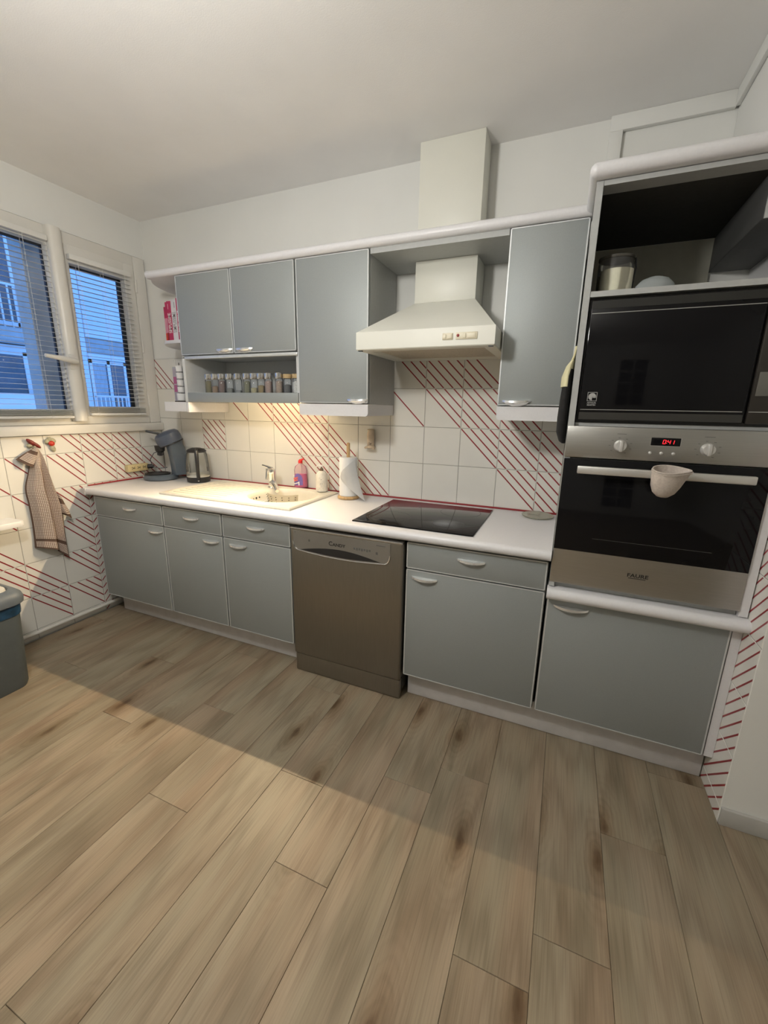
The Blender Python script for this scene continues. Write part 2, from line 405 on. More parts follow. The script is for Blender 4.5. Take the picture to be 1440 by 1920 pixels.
# ------------------------------------------------------------------ window
win = struct('window_1', B(nb(), -.10, 0.006, -0.085, -0.001, 1.247, 2.323, .004), PVC, label='white double casement window with an open-turned lever handle')
bm = nb()
B(bm, -.10, 0.006, -1.80, -0.086, 2.235, 2.323, .004); B(bm, -.10, 0.004, -1.80, -0.086, 1.247, 1.30, .004); B(bm, -.10, 0.006, -1.80, -1.72, 1.301, 2.234, .004)
obj('window_frame', bm, PVC, win)
def sash(y0, y1, z0, z1, gy0, gy1, gz0, gz1, xa, xb, nm):
    bm = nb()
    B(bm, xa, xb, y0, gy0, z0, z1, .006); B(bm, xa, xb, gy1, y1, z0, z1, .006); B(bm, xa, xb, gy0 - .004, gy1 + .004, z0, gz0, .006); B(bm, xa, xb, gy0 - .004, gy1 + .004, gz1, z1, .006)
    s = obj('sash', bm, PVC, win)
    xm = (xa + xb) / 2 - .01
    obj('pane', B(nb(), xm - .003, xm + .003, gy0, gy1, gz0, gz1), PANE, s)
    bm = nb(); g = .012
    B(bm, xm - .012, xm + .006, gy1 - (.022 if nm == 'r' else .005), gy1, gz0, gz1); B(bm, xm - .012, xm + .006, gy0, gy1, gz1 - g, gz1); B(bm, xm - .012, xm + .006, gy0, gy0 + g * .6, gz0, gz1)
    obj('gasket', bm, GASKET, s)
    return s
s_r = sash(-.527, -.088, 1.292, 2.262, -.50, -.162, 1.354, 2.16, -.065, .008, 'r')
s_l = sash(-1.71, -.60, 1.292, 2.275, -1.62, -.622, 1.335, 2.225, -.045, .018, 'l')
# meeting stile with rounded moulding and lever handle
bm = nb(); prism(bm, [(-.02, -.616), (.03, -.616)] + [(.03 + .028 * math.sin(R(a)), -.579 - .037 * math.cos(R(a))) for a in range(15, 180, 15)] + [(.03, -.542), (-.02, -.542)], 'z', 1.268, 2.318)
stile = obj('meeting_stile', bm, PVC, win, angle=40)
bm = nb(); tube(bm, [(.050, -.592, 1.612), (.085, -.592, 1.612)], .015, 12); tube(bm, [(.085, -.588, 1.610), (.092, -.61, 1.613), (.094, -.67, 1.618), (.092, -.755, 1.626)], [.015, .0165, .014, .010], 12); B(bm, .052, .060, -.612, -.572, 1.565, 1.65, .004)
obj('handle', bm, PVC, stile)
for z in (1.40, 1.76, 2.14): obj('hinge', tube(nb(), [(.013, -.086, z - .04), (.013, -.086, z + .04)], .007, 8), PVC, win)
sill = struct('trim_4', B(nb(), -.10, .034, -1.80, -.0005, 1.1915, 1.246, .006), PVC, label='cream window sill board above the tiles')
# venetian blinds, one hung in front of each pane
def blind(label, y0, y1, x, ztop, zbot, ts):
    t = thing('venetian_blind', label, 'blind', (x, (y0 + y1) / 2, zbot), 'venetian blinds on the window')
    obj('head_rail', B(nb(), x - .014, x + .014, y0, y1, ztop, ztop + .028, .003), BLIND, t)
    n = 7; v = []; f = []
    for k in range(n + 1):
        a = -.0125 + .025 * k / n; hgt = .0022 * (1 - (a / .0125) ** 2)
        v += [(a, 0, hgt), (a, y1 - y0, hgt)]
    for k in range(n): f.append((2 * k, 2 * k + 1, 2 * k + 3, 2 * k + 2))
    me = bpy.data.meshes.new('slat'); me.from_pydata(v, [], f); me.materials.append(BLIND)
    me.polygons.foreach_set('use_smooth', [True] * len(f))
    z = ztop - .022
    while z > zbot + .075:
        o = link('slat', me, t, (0, -(y1 - y0) / 2, z - zbot)); o.rotation_euler = (0, R(ts), 0); z -= .0265
    for k in range(6):
        o = link('slat', me, t, (0, -(y1 - y0) / 2, .020 + k * .006)); o.rotation_euler = (0, R(4), 0)
    obj('bottom_rail', B(nb(), x - .013, x + .013, y0, y1, zbot, zbot + .014, .003), BLIND, t)
    for fr in (.12, .5, .88):
        yy = y0 + (y1 - y0) * fr
        bm = nb(); tube(bm, [(x - .0135, yy, zbot), (x - .0135, yy, ztop)], .0009, 5); tube(bm, [(x + .0135, yy, zbot), (x + .0135, yy, ztop)], .0009, 5)
        obj('ladder_cord', bm, BLIND, t)
    return t
blind('white venetian blind on the narrow pane next to the wall cabinets', -.515, -.135, .026, 2.178, 1.300, 3)
blind('white venetian blind on the wide left pane, behind the lever handle', -1.64, -.625, .036, 2.232, 1.285, 3)

# ------------------------------------------------------------------ outside: facade across the street
FACW = mat('render_facade', (0.50, 0.52, 0.55), 0.9, var=0.08, vscale=1.5)
FACC = mat('concrete_band', (0.42, 0.44, 0.46), 0.9, var=0.12, vscale=4)
SHUT = mat('shutter_white', (0.80, 0.82, 0.85), 0.6, var=0.02, vscale=3)
GLO = mat('far_window_glass', (0.12, 0.14, 0.17), 0.15, var=0.2, vscale=2)
CURT = mat('far_curtain', (0.45, 0.48, 0.52), 0.9, var=0.2, vscale=6, stretch=(1, 10, 1))
bld = thing('apartment_building', 'pale apartment facade with shutters and balconies seen through the window', 'building', (-7.6, 3, -4))
obj('wall', B(nb(), -8.2, -7.0, -8, 12, -4, 14), FACW, bld)
obj('balcony_slab', B(nb(), -7.0, -6.2, -2.0, 2.93, 2.42, 2.62, .01), FACC, bld)
obj('concrete_band', B(nb(), -7.02, -6.96, 3.95, 5.3, 2.42, 2.74), FACC, bld)
obj('concrete_band', B(nb(), -7.02, -6.95, 3.93, 4.05, -2, 9), SHUT, bld)
def roller(y0, y1, z0, z1):
    s = obj('roller_shutter', B(nb(), -7.01, -6.965, y0, y1, z0, z1), SHUT, bld)
    n = int((z1 - z0) / .075)
    me = None
    for k in range(n):
        z = z0 + (z1 - z0) * k / n
        if me is None:
            me = bpy.data.meshes.new('shutter_slat'); v, f = frustum(y1 - y0, (z1 - z0) / n - .008, .012, .01); me.from_pydata(v, [], f); me.materials.append(SHUT)
        o = link('shutter_slat', me, s); o.matrix_local = Matrix(((0, 0, 1, -6.955), (1, 0, 0, y0), (0, 1, 0, z), (0, 0, 0, 1))); o.location -= ORG[s.name]
roller(4.07, 4.93, 2.76, 4.35)
for y0, y1, z0, z1 in ((4.07, 4.93, .2, 2.30), (1.5, 2.90, .2, 2.30), (1.4, 2.92, 2.75, 4.4), (4.07, 4.93, 5.3, 7.0), (-.9, .6, .2, 2.3), (-.9, .6, 2.75, 4.4)):
    wn = obj('window', B(nb(), -7.005, -6.97, y0, y1, z0, z1), GLO, bld)
    bm = nb(); fw = .07
    for a in (y0, (y0 + y1) / 2 - fw / 2, y1 - fw): B(bm, -7.0, -6.95, a, a + fw, z0, z1)
    B(bm, -7.0, -6.95, y0, y1, z1 - fw, z1); B(bm, -7.0, -6.95, y0, y1, z0, z0 + fw)
    obj('window_frame', bm, SHUT, wn)
    obj('curtain', B(nb(), -6.968, -6.96, y0 + fw, y0 + (y1 - y0) * .42, z0 + fw, z1 - fw), CURT, wn)
obj('shutter_box', B(nb(), -7.0, -6.88, 4.04, 4.97, 2.31, 2.42, .01), SHUT, bld)
obj('shutter_box', B(nb(), -7.0, -6.85, 1.3, 2.92, 2.29, 2.40, .01), SHUT, bld)
bm = nb(); B(bm, -6.80, -6.76, 4.0, 5.2, 1.50, 1.545); B(bm, -6.80, -6.76, 4.0, 5.2, .70, .74)
for k in range(13): B(bm, -6.79, -6.77, 4.0 + k * .098, 4.02 + k * .098, .72, 1.52)
obj('railing', bm, SHUT, bld)
obj('parapet', B(nb(), -6.84, -6.74, 1.0, 3.25, .6, 1.53, .01), SHUT, bld)
bm = nb(); B(bm, -6.5, -6.46, -1.0, 2.9, 3.35, 3.40)
for k in range(30): B(bm, -6.49, -6.47, -1.0 + k * .13, -.975 + k * .13, 2.62, 3.36)
obj('railing', bm, SHUT, bld)
struct('wall_outer_pier', B(nb(), -.34, -.222, -.615, -.40, 0.6, 3.2), mat('pier_grey', (.46, .47, .46), .8, var=.1, vscale=8), smooth=False)

# ------------------------------------------------------------------ base units
YF = -0.605        # front of the base doors
def front(bm, x0, x1, z0, z1, y, t=.018, mi=0):
    return B(bm, x0, x1, y, y + t, z0, z1, .005, 2, mi)
HANDM = mat('satin_chrome', (.86, .86, .85), .22, metal=.75, var=.03, vscale=30)
def handle(parent, cx, z, y, L=.118, lab=None):
    """shallow bow handle: a thin bright crescent lip over a dished shell"""
    bm = nb(); n = 14; ring = []
    for k in range(n + 1):
        s = -1 + 2 * k / n; x = cx + s * L / 2; h = .020 * (1 - s * s) ** .8; d = .020 * (1 - s * s) ** .7
        a = [(x, y - .0005, z + .004), (x, y - .003 - d, z + .004 - h * .15), (x, y - .004 - d, z - .003 - h * .25), (x, y - .002 - d * .6, z - .002 - h * .75), (x, y - .0005, z - .002 - h)]
        ring.append([bm.verts.new(q) for q in a])
    for a, b in zip(ring, ring[1:]):
        for k in range(5): bm.faces.new((a[k], a[(k + 1) % 5], b[(k + 1) % 5], b[k]))
    bm.faces.new(ring[0]); bm.faces.new(ring[-1])
    return obj('handle', bm, HANDM, parent, angle=30)
def door_with_edge(name, parent, x0, x1, z0, z1, y, t=.018):
    d = obj(name, front(nb(), x0, x1, z0, z1, y, t), DOORG, parent)
    bm = nb(); e = .005
    B(bm, x0 + .004, x1 - .004, y - .0012, y + .004, z1 - .0045, z1 - .001); B(bm, x0 + .001, x0 + .001 + e, y - .0008, y + .006, z0 + .004, z1 - .004); B(bm, x1 - .001 - e, x1 - .001, y - .0008, y + .006, z0 + .004, z1 - .004)
    B(bm, x0 + .004, x1 - .004, y - .0012, y + .004, z0 + .001, z0 + .0045)
    obj('edge_band', bm, DOORE, d)
    return d
def base_unit(label, x0, x1, hx, z_dr=.682, dhx=None):
    t = thing('base_cabinet', label, 'cabinet', ((x0 + x1) / 2, -.30, .14), 'base cabinets under the worktop')
    bm = nb(); B(bm, x0 + .001, x0 + .019, -.585, -.02, .14, .815); B(bm, x1 - .019, x1 - .001, -.585, -.02, .14, .815); B(bm, x0 + .001, x1 - .001, -.585, -.02, .14, .158); B(bm, x0 + .001, x1 - .001, -.03, -.02, .14, .815); B(bm, x0 + .001, x1 - .001, -.585, -.50, .80, .815)
    obj('body', bm, CARC, t)
    dr = door_with_edge('drawer', t, x0 + .003, x1 - .003, z_dr + .003, .806, YF)
    handle(dr, dhx if dhx else (x0 + x1) / 2, .762, YF)
    d = door_with_edge('door', t, x0 + .003, x1 - .003, .143, z_dr - .002, YF)
    handle(d, hx, z_dr - .035, YF)
    return t
base_unit('grey base cabinet with drawer beside the tiled window wall', .075, .672, .60, dhx=.40)
base_unit('grey base cabinet below the sink drainer, handle at its upper right', .674, 1.116, 1.03)
base_unit('grey base cabinet left of the dishwasher, handle at its upper left', 1.118, 1.562, 1.22, dhx=1.345)
base_unit('wide grey base cabinet under the hob with one wide drawer', 2.176, 2.766, 2.265, dhx=2.465)
tag(obj('plinth_board', B(nb(), .10, 1.566, -.525, -.51, 0.002, .139, .002), PLINTH, origin=(.83, -.52, 0)), 'pale grey plinth board under the three left base cabinets', 'plinth')
tag(obj('plinth_board', B(nb(), 2.185, 3.395, -.545, -.53, 0.002, .139, .002), PLINTH, origin=(2.8, -.54, 0)), 'pale grey plinth board running from dishwasher to tiled side wall', 'plinth')

# worktop with a rounded nose and red seal
wt = thing('worktop', 'long white worktop with rounded front edge', 'worktop', (1.38, -.3, .818))
ZT = .860
def nose(zb, zt, yb, yf, n=6):
    r = (zt - zb) / 2
    return [(yb, zb), (yf + r, zb)] + [(yf + r - r * math.sin(R(a)), zb + r - r * math.cos(R(a))) for a in range(20, 180, 20)] + [(yf + r, zt), (yb, zt)]
bm = nb(); prism(bm, nose(.818, ZT, -.001, -.642), 'x', .062, 1.08); prism(bm, nose(.818, ZT, -.001, -.642), 'x', 1.49, 2.771)
prism(bm, nose(.818, ZT, -.478, -.642), 'x', 1.08, 1.49); B(bm, 1.08, 1.49, -.092, -.001, .818, ZT)
prism(bm, [(.001, -.001), (.062, -.001), (.062, -.642)] + [(.062 - .060 * math.sin(R(a)), -.582 - .060 * math.cos(R(a))) for a in range(10, 91, 10)], 'z', .819, ZT - .0003)
slab = obj('slab', bm, WHITEL, wt, angle=50)
obj('red_seal', B(nb(), .002, 2.771, -.009, -.0015, ZT, ZT + .009, .002), RED, wt, label='red sealing strip along the tiles')
obj('red_seal', B(nb(), .0015, .009, -.584, -.0095, ZT, ZT + .009, .002), RED, wt)

# ------------------------------------------------------------------ dishwasher
dw = thing('dishwasher', 'brushed dark steel dishwasher between the grey base cabinets', 'dishwasher', (1.87, -.3, 0))
DX0, DX1, DY = 1.572, 2.168, -.622
obj('body', B(nb(), DX0 + .004, DX1 - .004, -.575, -.03, .03, .806), mat('dishwasher_side', (.13, .125, .115), .45, metal=.5, var=.05, vscale=20), dw)
dwd = obj('door', B(nb(), DX0, DX1, DY, -.576, .108, .80, .010, 3), BRONZE, dw)
obj('top_strip', B(nb(), DX0 + .002, DX1 - .002, DY - .004, -.58, .794, .803, .002), mat('bright_strip', (.6, .59, .57), .25, metal=.9, var=.03), dw)
obj('kick_plate', B(nb(), DX0 + .002, DX1 - .002, -.612, -.58, .004, .104, .006), BRONZE, dw)
out = [(1.592, .789), (1.592, .735)] + [(1.592 + .03 * (1 - math.cos(R(a))), .735 - .045 * math.sin(R(a))) for a in range(20, 91, 20)]
out += [(1.62 + .46 * k / 8, .69 - .013 * math.sin(PI * k / 8)) for k in range(1, 9)]
out += [(2.108 - .028 * (1 - math.sin(R(a))), .735 - .045 * math.cos(R(a))) for a in range(10, 91, 20)] + [(2.108, .735), (2.108, .789)]
PANELM = mat('dishwasher_panel', (.33, .325, .305), .3, metal=.7, var=.03, vscale=20)
bm = nb(); prism(bm, out, 'y', DY - .003, DY + .002); cp = obj('control_panel', bm, PANELM, dw)
bm = nb(); tube(bm, [(x, DY - .004, z) for x, z in out[1:-1]], .0028, 6); obj('chrome_trim', bm, CHROME, cp)
lens = [(1.632 + .43 * k / 12, .694 - .010 * math.sin(PI * k / 12) + .001) for k in range(13)] + [(2.062 - .43 * k / 12, .695 + .028 * math.sin(PI * k / 12)) for k in range(1, 12)]
bm = nb(); prism(bm, lens, 'y', DY - .0045, DY - .002); obj('handle_recess', bm, BLACK, cp)
INK = mat('dark_print', (.02, .02, .02), .5, var=.05)
INKG = mat('grey_print', (.12, .12, .115), .5, var=.05)
text_mesh('lettering', 'C', .030, INK, cp, (1.803, DY - .003, .748), (1, 0, 0), (0, 0, 1), .001, 'CENTER', .0006)
text_mesh('lettering', 'ANDY', .021, INK, cp, (1.848, DY - .003, .745), (1, 0, 0), (0, 0, 1), .001, 'CENTER', .0006, 1.15)
bm = nb()
for k in range(7): B(bm, 1.925 + k * .013, 1.934 + k * .013, DY - .0036, DY - .003, .738 - (k % 2) * .003, .748)
B(bm, 1.68, 1.688, DY - .0036, DY - .003, .742, .752); B(bm, 2.038, 2.048, DY - .0036, DY - .003, .730, .742); B(bm, 1.602, 1.606, DY - .0036, DY - .003, .778, .782); B(bm, 2.04, 2.085, DY - .0036, DY - .003, .772, .776)
obj('symbols', bm, INKG, cp)

# ------------------------------------------------------------------ hob, sink, tap
hob = thing('hob', 'black glass hob set in the white worktop', 'hob', (2.18, -.33, ZT))
hg = obj('glass_plate', B(nb(), 1.895, 2.462, -.585, -.068, ZT + .0002, ZT + .006, .0025), BLACKG, hob)
bm = nb()
for cx, cy, r in ((2.03, -.20, .07), (2.32, -.20, .10), (2.03, -.44, .10), (2.32, -.44, .07)):
    for k in range(40):
        a0, a1 = 2 * PI * k / 40, 2 * PI * (k + 1) / 40
        q = [(cx + rr * math.cos(a), cy + rr * math.sin(a), ZT + .0062) for rr, a in ((r, a0), (r + .0012, a0), (r + .0012, a1), (r, a1))]
        bm.faces.new([bm.verts.new(p) for p in q])
obj('cooking_zone', bm, mat('hob_print', (.05, .05, .05), .3, var=.1), hob)

sink = thing('sink', 'cream resin inset sink with drainer on the worktop', 'sink', (1.08, -.31, ZT))
SX0, SX1, SY0, SY1, SZ = .60, 1.525, -.555, -.055, ZT + .014
bx, by, ba, bb = 1.285, -.285, .200, .185
bm = nb(); NB = 48
ang = [2 * PI * k / NB for k in range(NB)]
def rect_pt(a, x0, x1, y0, y1, cx, cy):
    dx, dy = math.cos(a), math.sin(a); t = 1e9
    if dx > 1e-9: t = min(t, (x1 - cx) / dx)
    if dx < -1e-9: t = min(t, (x0 - cx) / dx)
    if dy > 1e-9: t = min(t, (y1 - cy) / dy)
    if dy < -1e-9: t = min(t, (y0 - cy) / dy)
    return (cx + t * dx, cy + t * dy)
corner = [math.atan2(y - by, x - bx) % (2 * PI) for x in (SX0, SX1) for y in (SY0, SY1)]
for c in corner:
    k = min(range(NB), key=lambda i: abs(ang[i] - c)); ang[k] = c
rings = []
rings.append([(*rect_pt(a, SX0 + .001, SX1 - .001, SY0 + .001, SY1 - .001, bx, by), ZT) for a in ang])
rings.append([(*rect_pt(a, SX0, SX1, SY0, SY1, bx, by), SZ - .006) for a in ang])
rings.append([(*rect_pt(a, SX0 + .006, SX1 - .006, SY0 + .006, SY1 - .006, bx, by), SZ) for a in ang])
rings.append([(*rect_pt(a, SX0 + .022, SX1 - .022, SY0 + .022, SY1 - .022, bx, by), SZ) for a in ang])
rings.append([(*rect_pt(a, SX0 + .028, SX1 - .028, SY0 + .028, SY1 - .028, bx, by), SZ - .003) for a in ang])
for s, dz in ((1.03, -.003), (1.0, -.008), (.97, -.03), (.93, -.10), (.85, -.15), (.6, -.165), (.2, -.17)):
    rings.append([(bx + ba * s * math.cos(a), by + bb * s * math.sin(a), SZ + dz) for a in ang])
vr = [[bm.verts.new(p) for p in rg] for rg in rings]
for a, b in zip(vr, vr[1:]):
    for k in range(NB): bm.faces.new((a[k], a[(k + 1) % NB], b[(k + 1) % NB], b[k]))
bm.faces.new(vr[-1])
obj('basin', bm, SINKM, sink, angle=40)
for k in range(9): obj('drainer_rib', B(nb(), .655, 1.02, -.50 + k * .045, -.492 + k * .045, SZ - .0035, SZ - .0008, .001), SINKM, sink)
for k in range(3): obj('overflow_hole', ball(nb(), (bx - ba * .965, by - .03 + k * .028, SZ - .04), .004, .007, .007), DARK, sink)
tap = thing('faucet', 'chrome single-lever mixer tap at the back of the sink', 'tap', (1.09, -.125, SZ))
obj('body', lathe(nb(), [(.030, 0), (.030, .006), (.024, .012), (.023, .085), (.026, .10), (.024, .118), (.012, .126)], 1.09, -.125, 24, z0=SZ - .003), CHROME, tap)
bm = nb(); tube(bm, [(1.095, -.135, SZ + .03), (1.13, -.165, SZ + .036), (1.175, -.205, SZ + .026), (1.21, -.235, SZ + .005)], [.019, .017, .015, .012], 12); obj('spout', bm, CHROME, tap)
bm = nb(); tube(bm, [(1.09, -.125, SZ + .118), (1.06, -.125, SZ + .128), (1.02, -.128, SZ + .137)], [.014, .010, .006], 10); tube(bm, [(1.068, -.14, SZ + .12), (1.062, -.145, SZ + .05)], [.009, .008], 8); obj('lever', bm, CHROME, tap)
# perforated strainer insert hanging in the bowl
bm = nb(); n = 14; grid = []
for j in range(6):
    row = []
    for i in range(n + 1):
        a = R(205 + 130 * i / n); rr = .105 + .012 * j / 5; row.append((1.275 + rr * math.cos(a) * 1.05, -.175 + rr * math.sin(a) * .95 - .05, SZ + .006 - .062 * (1 - j / 5)))
    grid.append([bm.verts.new(p) for p in row])
for a, b in zip(grid, grid[1:]):
    for i in range(n): bm.faces.new((a[i], a[i + 1], b[i + 1], b[i]))
bmesh.ops.solidify(bm, geom=bm.faces[:], thickness=.004)
strn = thing('sink_strainer', 'cream perforated strainer insert hanging in the sink bowl', 'strainer', (1.275, -.30, SZ - .06))
obj('wall', bm, SINKM, strn)
for j in range(4):
    for i in range(7):
        a = R(215 + 110 * i / 6); rr = .1095 + .012 * (j + .7) / 5
        obj('hole', ball(nb(), (1.275 + rr * math.cos(a) * 1.05, -.225 + rr * math.sin(a) * .95, SZ - .052 + .0145 * j), .0028, .0028, .0028, u=8, v=5), DARK, strn)

# ------------------------------------------------------------------ wall units
YW = -0.342
def wall_box(bm, x0, x1, z0, z1, t=.018, y0=-.322):
    B(bm, x0, x0 + t, y0, -.001, z0, z1); B(bm, x1 - t, x1, y0, -.001, z0, z1); B(bm, x0 + t, x1 - t, y0, -.001, z0, z0 + t); B(bm, x0 + t, x1 - t, y0, -.001, z1 - t, z1); B(bm, x0 + t, x1 - t, -.008, -.001, z0 + t, z1 - t)
    return bm
wa = thing('wall_cabinet', 'two-door grey wall cabinet with an open spice niche below', 'cabinet', (1.05, -.16, 1.39), 'grey wall cabinets')
obj('body', wall_box(nb(), .648, 1.452, 1.648, 2.0785), CARCW, wa)
bm = nb(); B(bm, .648, .668, -.340, -.001, 1.392, 1.647); B(bm, .668, 1.452, -.322, -.001, 1.425, 1.445); B(bm, .668, 1.452, -.008, -.001, 1.445, 1.647); B(bm, 1.434, 1.452, -.322, -.009, 1.445, 1.647)
obj('niche', bm, CARCW, wa)
obj('niche_rail', B(nb(), .669, 1.453, -.342, -.324, 1.392, 1.446, .003), DOORG, wa)
obj('niche_rail', B(nb(), .648, 1.453, -.340, -.322, 1.632, 1.650, .006), DOORE, wa)
d = door_with_edge('door', wa, .650, 1.040, 1.655, 2.077, YW); handle(d, .975, 1.676, YW)
d = door_with_edge('door', wa, 1.044, 1.450, 1.655, 2.077, YW); handle(d, 1.115, 1.676, YW)
obj('side_valance', B(nb(), .646, .664, -.336, -.002, 1.331, 1.391, .003), WHITEL, wa)
def tall_wall_unit(label, x0, x1, hx):
    t = thing('wall_cabinet', label, 'cabinet', ((x0 + x1) / 2, -.16, 1.33), 'grey wall cabinets')
    obj('body', wall_box(nb(), x0 + .001, x1 - .001, 1.392, 2.0785), CARC, t)
    d = door_with_edge('door', t, x0 + .002, x1 - .002, 1.396, 2.077, YW); handle(d, hx, 1.414, YW)
    r = .016
    bm = nb(); prism(bm, [(x0 + .002, 1.391), (x0 + .002, 1.333 + r)] + [(x0 + .002 + r - r * math.cos(R(a)), 1.333 + r - r * math.sin(R(a))) for a in (30, 60, 90)] + [(x1 - .002 - r + r * math.sin(R(a)), 1.333 + r - r * math.cos(R(a))) for a in (0, 30, 60, 90)] + [(x1 - .002, 1.391)], 'y', -.340, -.324)
    B(bm, x0 + .003, x0 + .015, -.324, -.002, 1.336, 1.391); B(bm, x1 - .015, x1 - .003, -.324, -.002, 1.336, 1.391)
    obj('valance', bm, WHITEL, t)
    return t
tall_wall_unit('tall grey wall cabinet left of the extractor hood', 1.456, 1.860, 1.80)
tall_wall_unit('narrow tall grey wall cabinet between the hood and the oven tower', 2.478, 2.770, 2.56)
# open rounded end shelves beside the window
def end_outline(a=.355, b=.395, ymin=-.336, cx=.647):
    return [(cx, -.002), (cx, ymin)] + [(cx - a * math.cos(R(t)), -b * math.sin(R(t))) for t in range(58, 0, -6)] + [(cx - a, -.002)]
es = thing('corner_shelf', 'white open end shelf with rounded boards beside the window', 'shelf', (.45, -.15, 1.33))
obj('shelf_board', prism(nb(), end_outline(.352, .33, -.29), 'z', 1.735, 1.753), WHITEL, es)
obj('shelf_board', prism(nb(), end_outline(.352, .39, -.336, .645), 'z', 1.335, 1.391), WHITEL, es)
obj('side_panel', B(nb(), .6465, .6475, -.322, -.002, 1.392, 2.079), CARCW, es)
# cornice: rounded white strip on top of the wall units, stepping up at the oven tower
co = thing('cornice', 'white rounded cornice board along the top of the wall cabinets', 'cornice', (1.6, -.2, 2.087))
bm = nb(); prism(bm, nose(2.0795, 2.1195, -.001, -.362), 'x', .44, 2.771); prism(bm, [(.44, -.001), (.44, -.352)] + [(.647 - .355 * math.cos(R(t)), -.395 * math.sin(R(t))) for t in range(54, 0, -6)] + [(.292, -.001)], 'z', 2.0798, 2.1192)
obj('board', bm, WHITEL, co, angle=50)
obj('bridge_panel', B(nb(), 1.862, 2.476, -.335, -.001, 2.056, 2.0793), CARC, co, label='grey panel over the extractor hood')

# ------------------------------------------------------------------ extractor hood
hd = thing('extractor_hood', 'cream extractor hood with pyramid canopy over the hob', 'hood', (2.17, -.2, 1.62))
bm = nb()
HX0, HX1, HY, HZ0, HZ1 = 1.866, 2.474, -.485, 1.624, 1.702
CX0, CX1, CYF, CZ = 2.022, 2.318, -.165, 1.872
b0 = [(HX0, HY), (HX1, HY), (HX1, -.002), (HX0, -.002)]; t0 = [(CX0, CYF), (CX1, CYF), (CX1, -.002), (CX0, -.002)]
def ringz(pts, z): return [bm.verts.new((x, y, z)) for x, y in pts]
r0 = ringz(b0, HZ0 + .004); r1 = ringz(b0, HZ1 - .004); r2 = ringz([(HX0 + .006, HY + .006), (HX1 - .006, HY + .006), (HX1 - .006, -.002), (HX0 + .006, -.002)], HZ1); r3 = ringz(t0, CZ)
ri = ringz([(HX0 + .004, HY + .004), (HX1 - .004, HY + .004), (HX1 - .004, -.002), (HX0 + .004, -.002)], HZ0)
for a, b in ((ri, r0), (r0, r1), (r1, r2), (r2, r3)):
    for k in range(4): bm.faces.new((a[k], a[(k + 1) % 4], b[(k + 1) % 4], b[k]))
bm.faces.new(r3)
ro = ringz([(HX0 + .05, HY + .06), (HX1 - .05, HY + .06), (HX1 - .05, -.03), (HX0 + .05, -.03)], HZ0)
rp = ringz([(HX0 + .055, HY + .065), (HX1 - .055, HY + .065), (HX1 - .055, -.035), (HX0 + .055, -.035)], HZ0 + .012)
for a, b in ((ri, ro), (ro, rp)):
    for k in range(4): bm.faces.new((a[k], a[(k + 1) % 4], b[(k + 1) % 4], b[k]))
canopy = obj('canopy', bm, CREAM, hd, smooth=False)
flt = obj('filter', B(nb(), HX0 + .055, HX1 - .055, HY + .065, -.035, HZ0 + .010, HZ0 + .016), mat('filter_mesh', (.52, .46, .36), .6, var=.15, vscale=120), hd)
obj('chimney', B(nb(), CX0, CX1, CYF, -.002, CZ, 2.0555, .002), CREAM, hd)
sw = obj('switch_panel', B(nb(), 2.262, 2.306, HY - .004, HY, 1.650, 1.676, .002), CREAMP, hd)
for a, b in ((2.264, 2.278), (2.282, 2.303)): obj('switch', B(nb(), a, b, HY - .0065, HY - .003, 1.654, 1.672, .002), CREAMP, sw)
sw = obj('switch_panel', B(nb(), 2.318, 2.405, HY - .004, HY, 1.650, 1.677, .002), CREAMP, hd)
for a, b in ((2.347, 2.360), (2.366, 2.400)): obj('switch', B(nb(), a, b, HY - .0065, HY - .003, 1.654, 1.673, .002), CREAMP, sw)
obj('indicator', ball(nb(), (2.327, HY - .004, 1.665), .006, .003, .006), mat('red_lamp_cap', (.30, .04, .04), .3, var=.05), sw)
for x in (HX0 + .016, HX1 - .016): obj('foot', B(nb(), x - .009, x + .009, HY + .006, HY + .02, HZ0 - .004, HZ0 - .0003), BLACK, hd)
dc = tag(obj('duct_casing', B(nb(), 2.016, 2.313, -.132, -.002, 2.120, 2.5548, .002), CREAM, origin=(2.16, -.07, 2.12)), 'cream boxed duct rising from cornice to ceiling above the hood', 'duct')

# ------------------------------------------------------------------ oven tower
YT = -0.612
tw = thing('tall_cabinet', 'tall grey appliance cabinet housing microwave and oven', 'cabinet', (3.07, -.3, .14))
bm = nb(); B(bm, 2.773, 2.793, YT, -.001, .715, 2.074); B(bm, 2.773, 2.793, -.585, -.001, .141, .665)
obj('side_panel', bm, CARC, tw)
bm = nb(); B(bm, 3.371, 3.396, YT, -.001, .715, 2.074); B(bm, 3.371, 3.399, -.600, -.001, .141, .665)
obj('side_panel', bm, WHITEL, tw)
obj('shelf', B(nb(), 2.794, 3.370, YT, -.010, 1.742, 1.759), CARC, tw)
obj('shelf', B(nb(), 2.794, 3.370, -.59, -.010, 1.327, 1.338), CARC, tw)
obj('shelf', B(nb(), 2.794, 3.370, -.59, -.010, .712, .728), CARC, tw)
obj('top_panel', B(nb(), 2.794, 3.370, YT, -.547, 2.060, 2.074), CARC, tw)
obj('top_panel', B(nb(), 2.794, 3.2355, -.546, -.010, 2.060, 2.074), mat('shaded_board', (.035, .033, .028), .85, var=.1, vscale=60), tw)  # near-black colour stands in for the shade under the top
DKG = mat('shaded_grey_lining', (.085, .086, .083), .6, var=.05, vscale=40)  # compartment shade put into the colour of the box faces
obj('shaded_back_panel', B(nb(), 2.7945, 3.2325, -.0098, -.0015, 1.7595, 2.0595), mat('shaded_back', (.46, .45, .37), .7, var=.04, vscale=30), tw)  # added panel, its dull colour carries the shade at the back
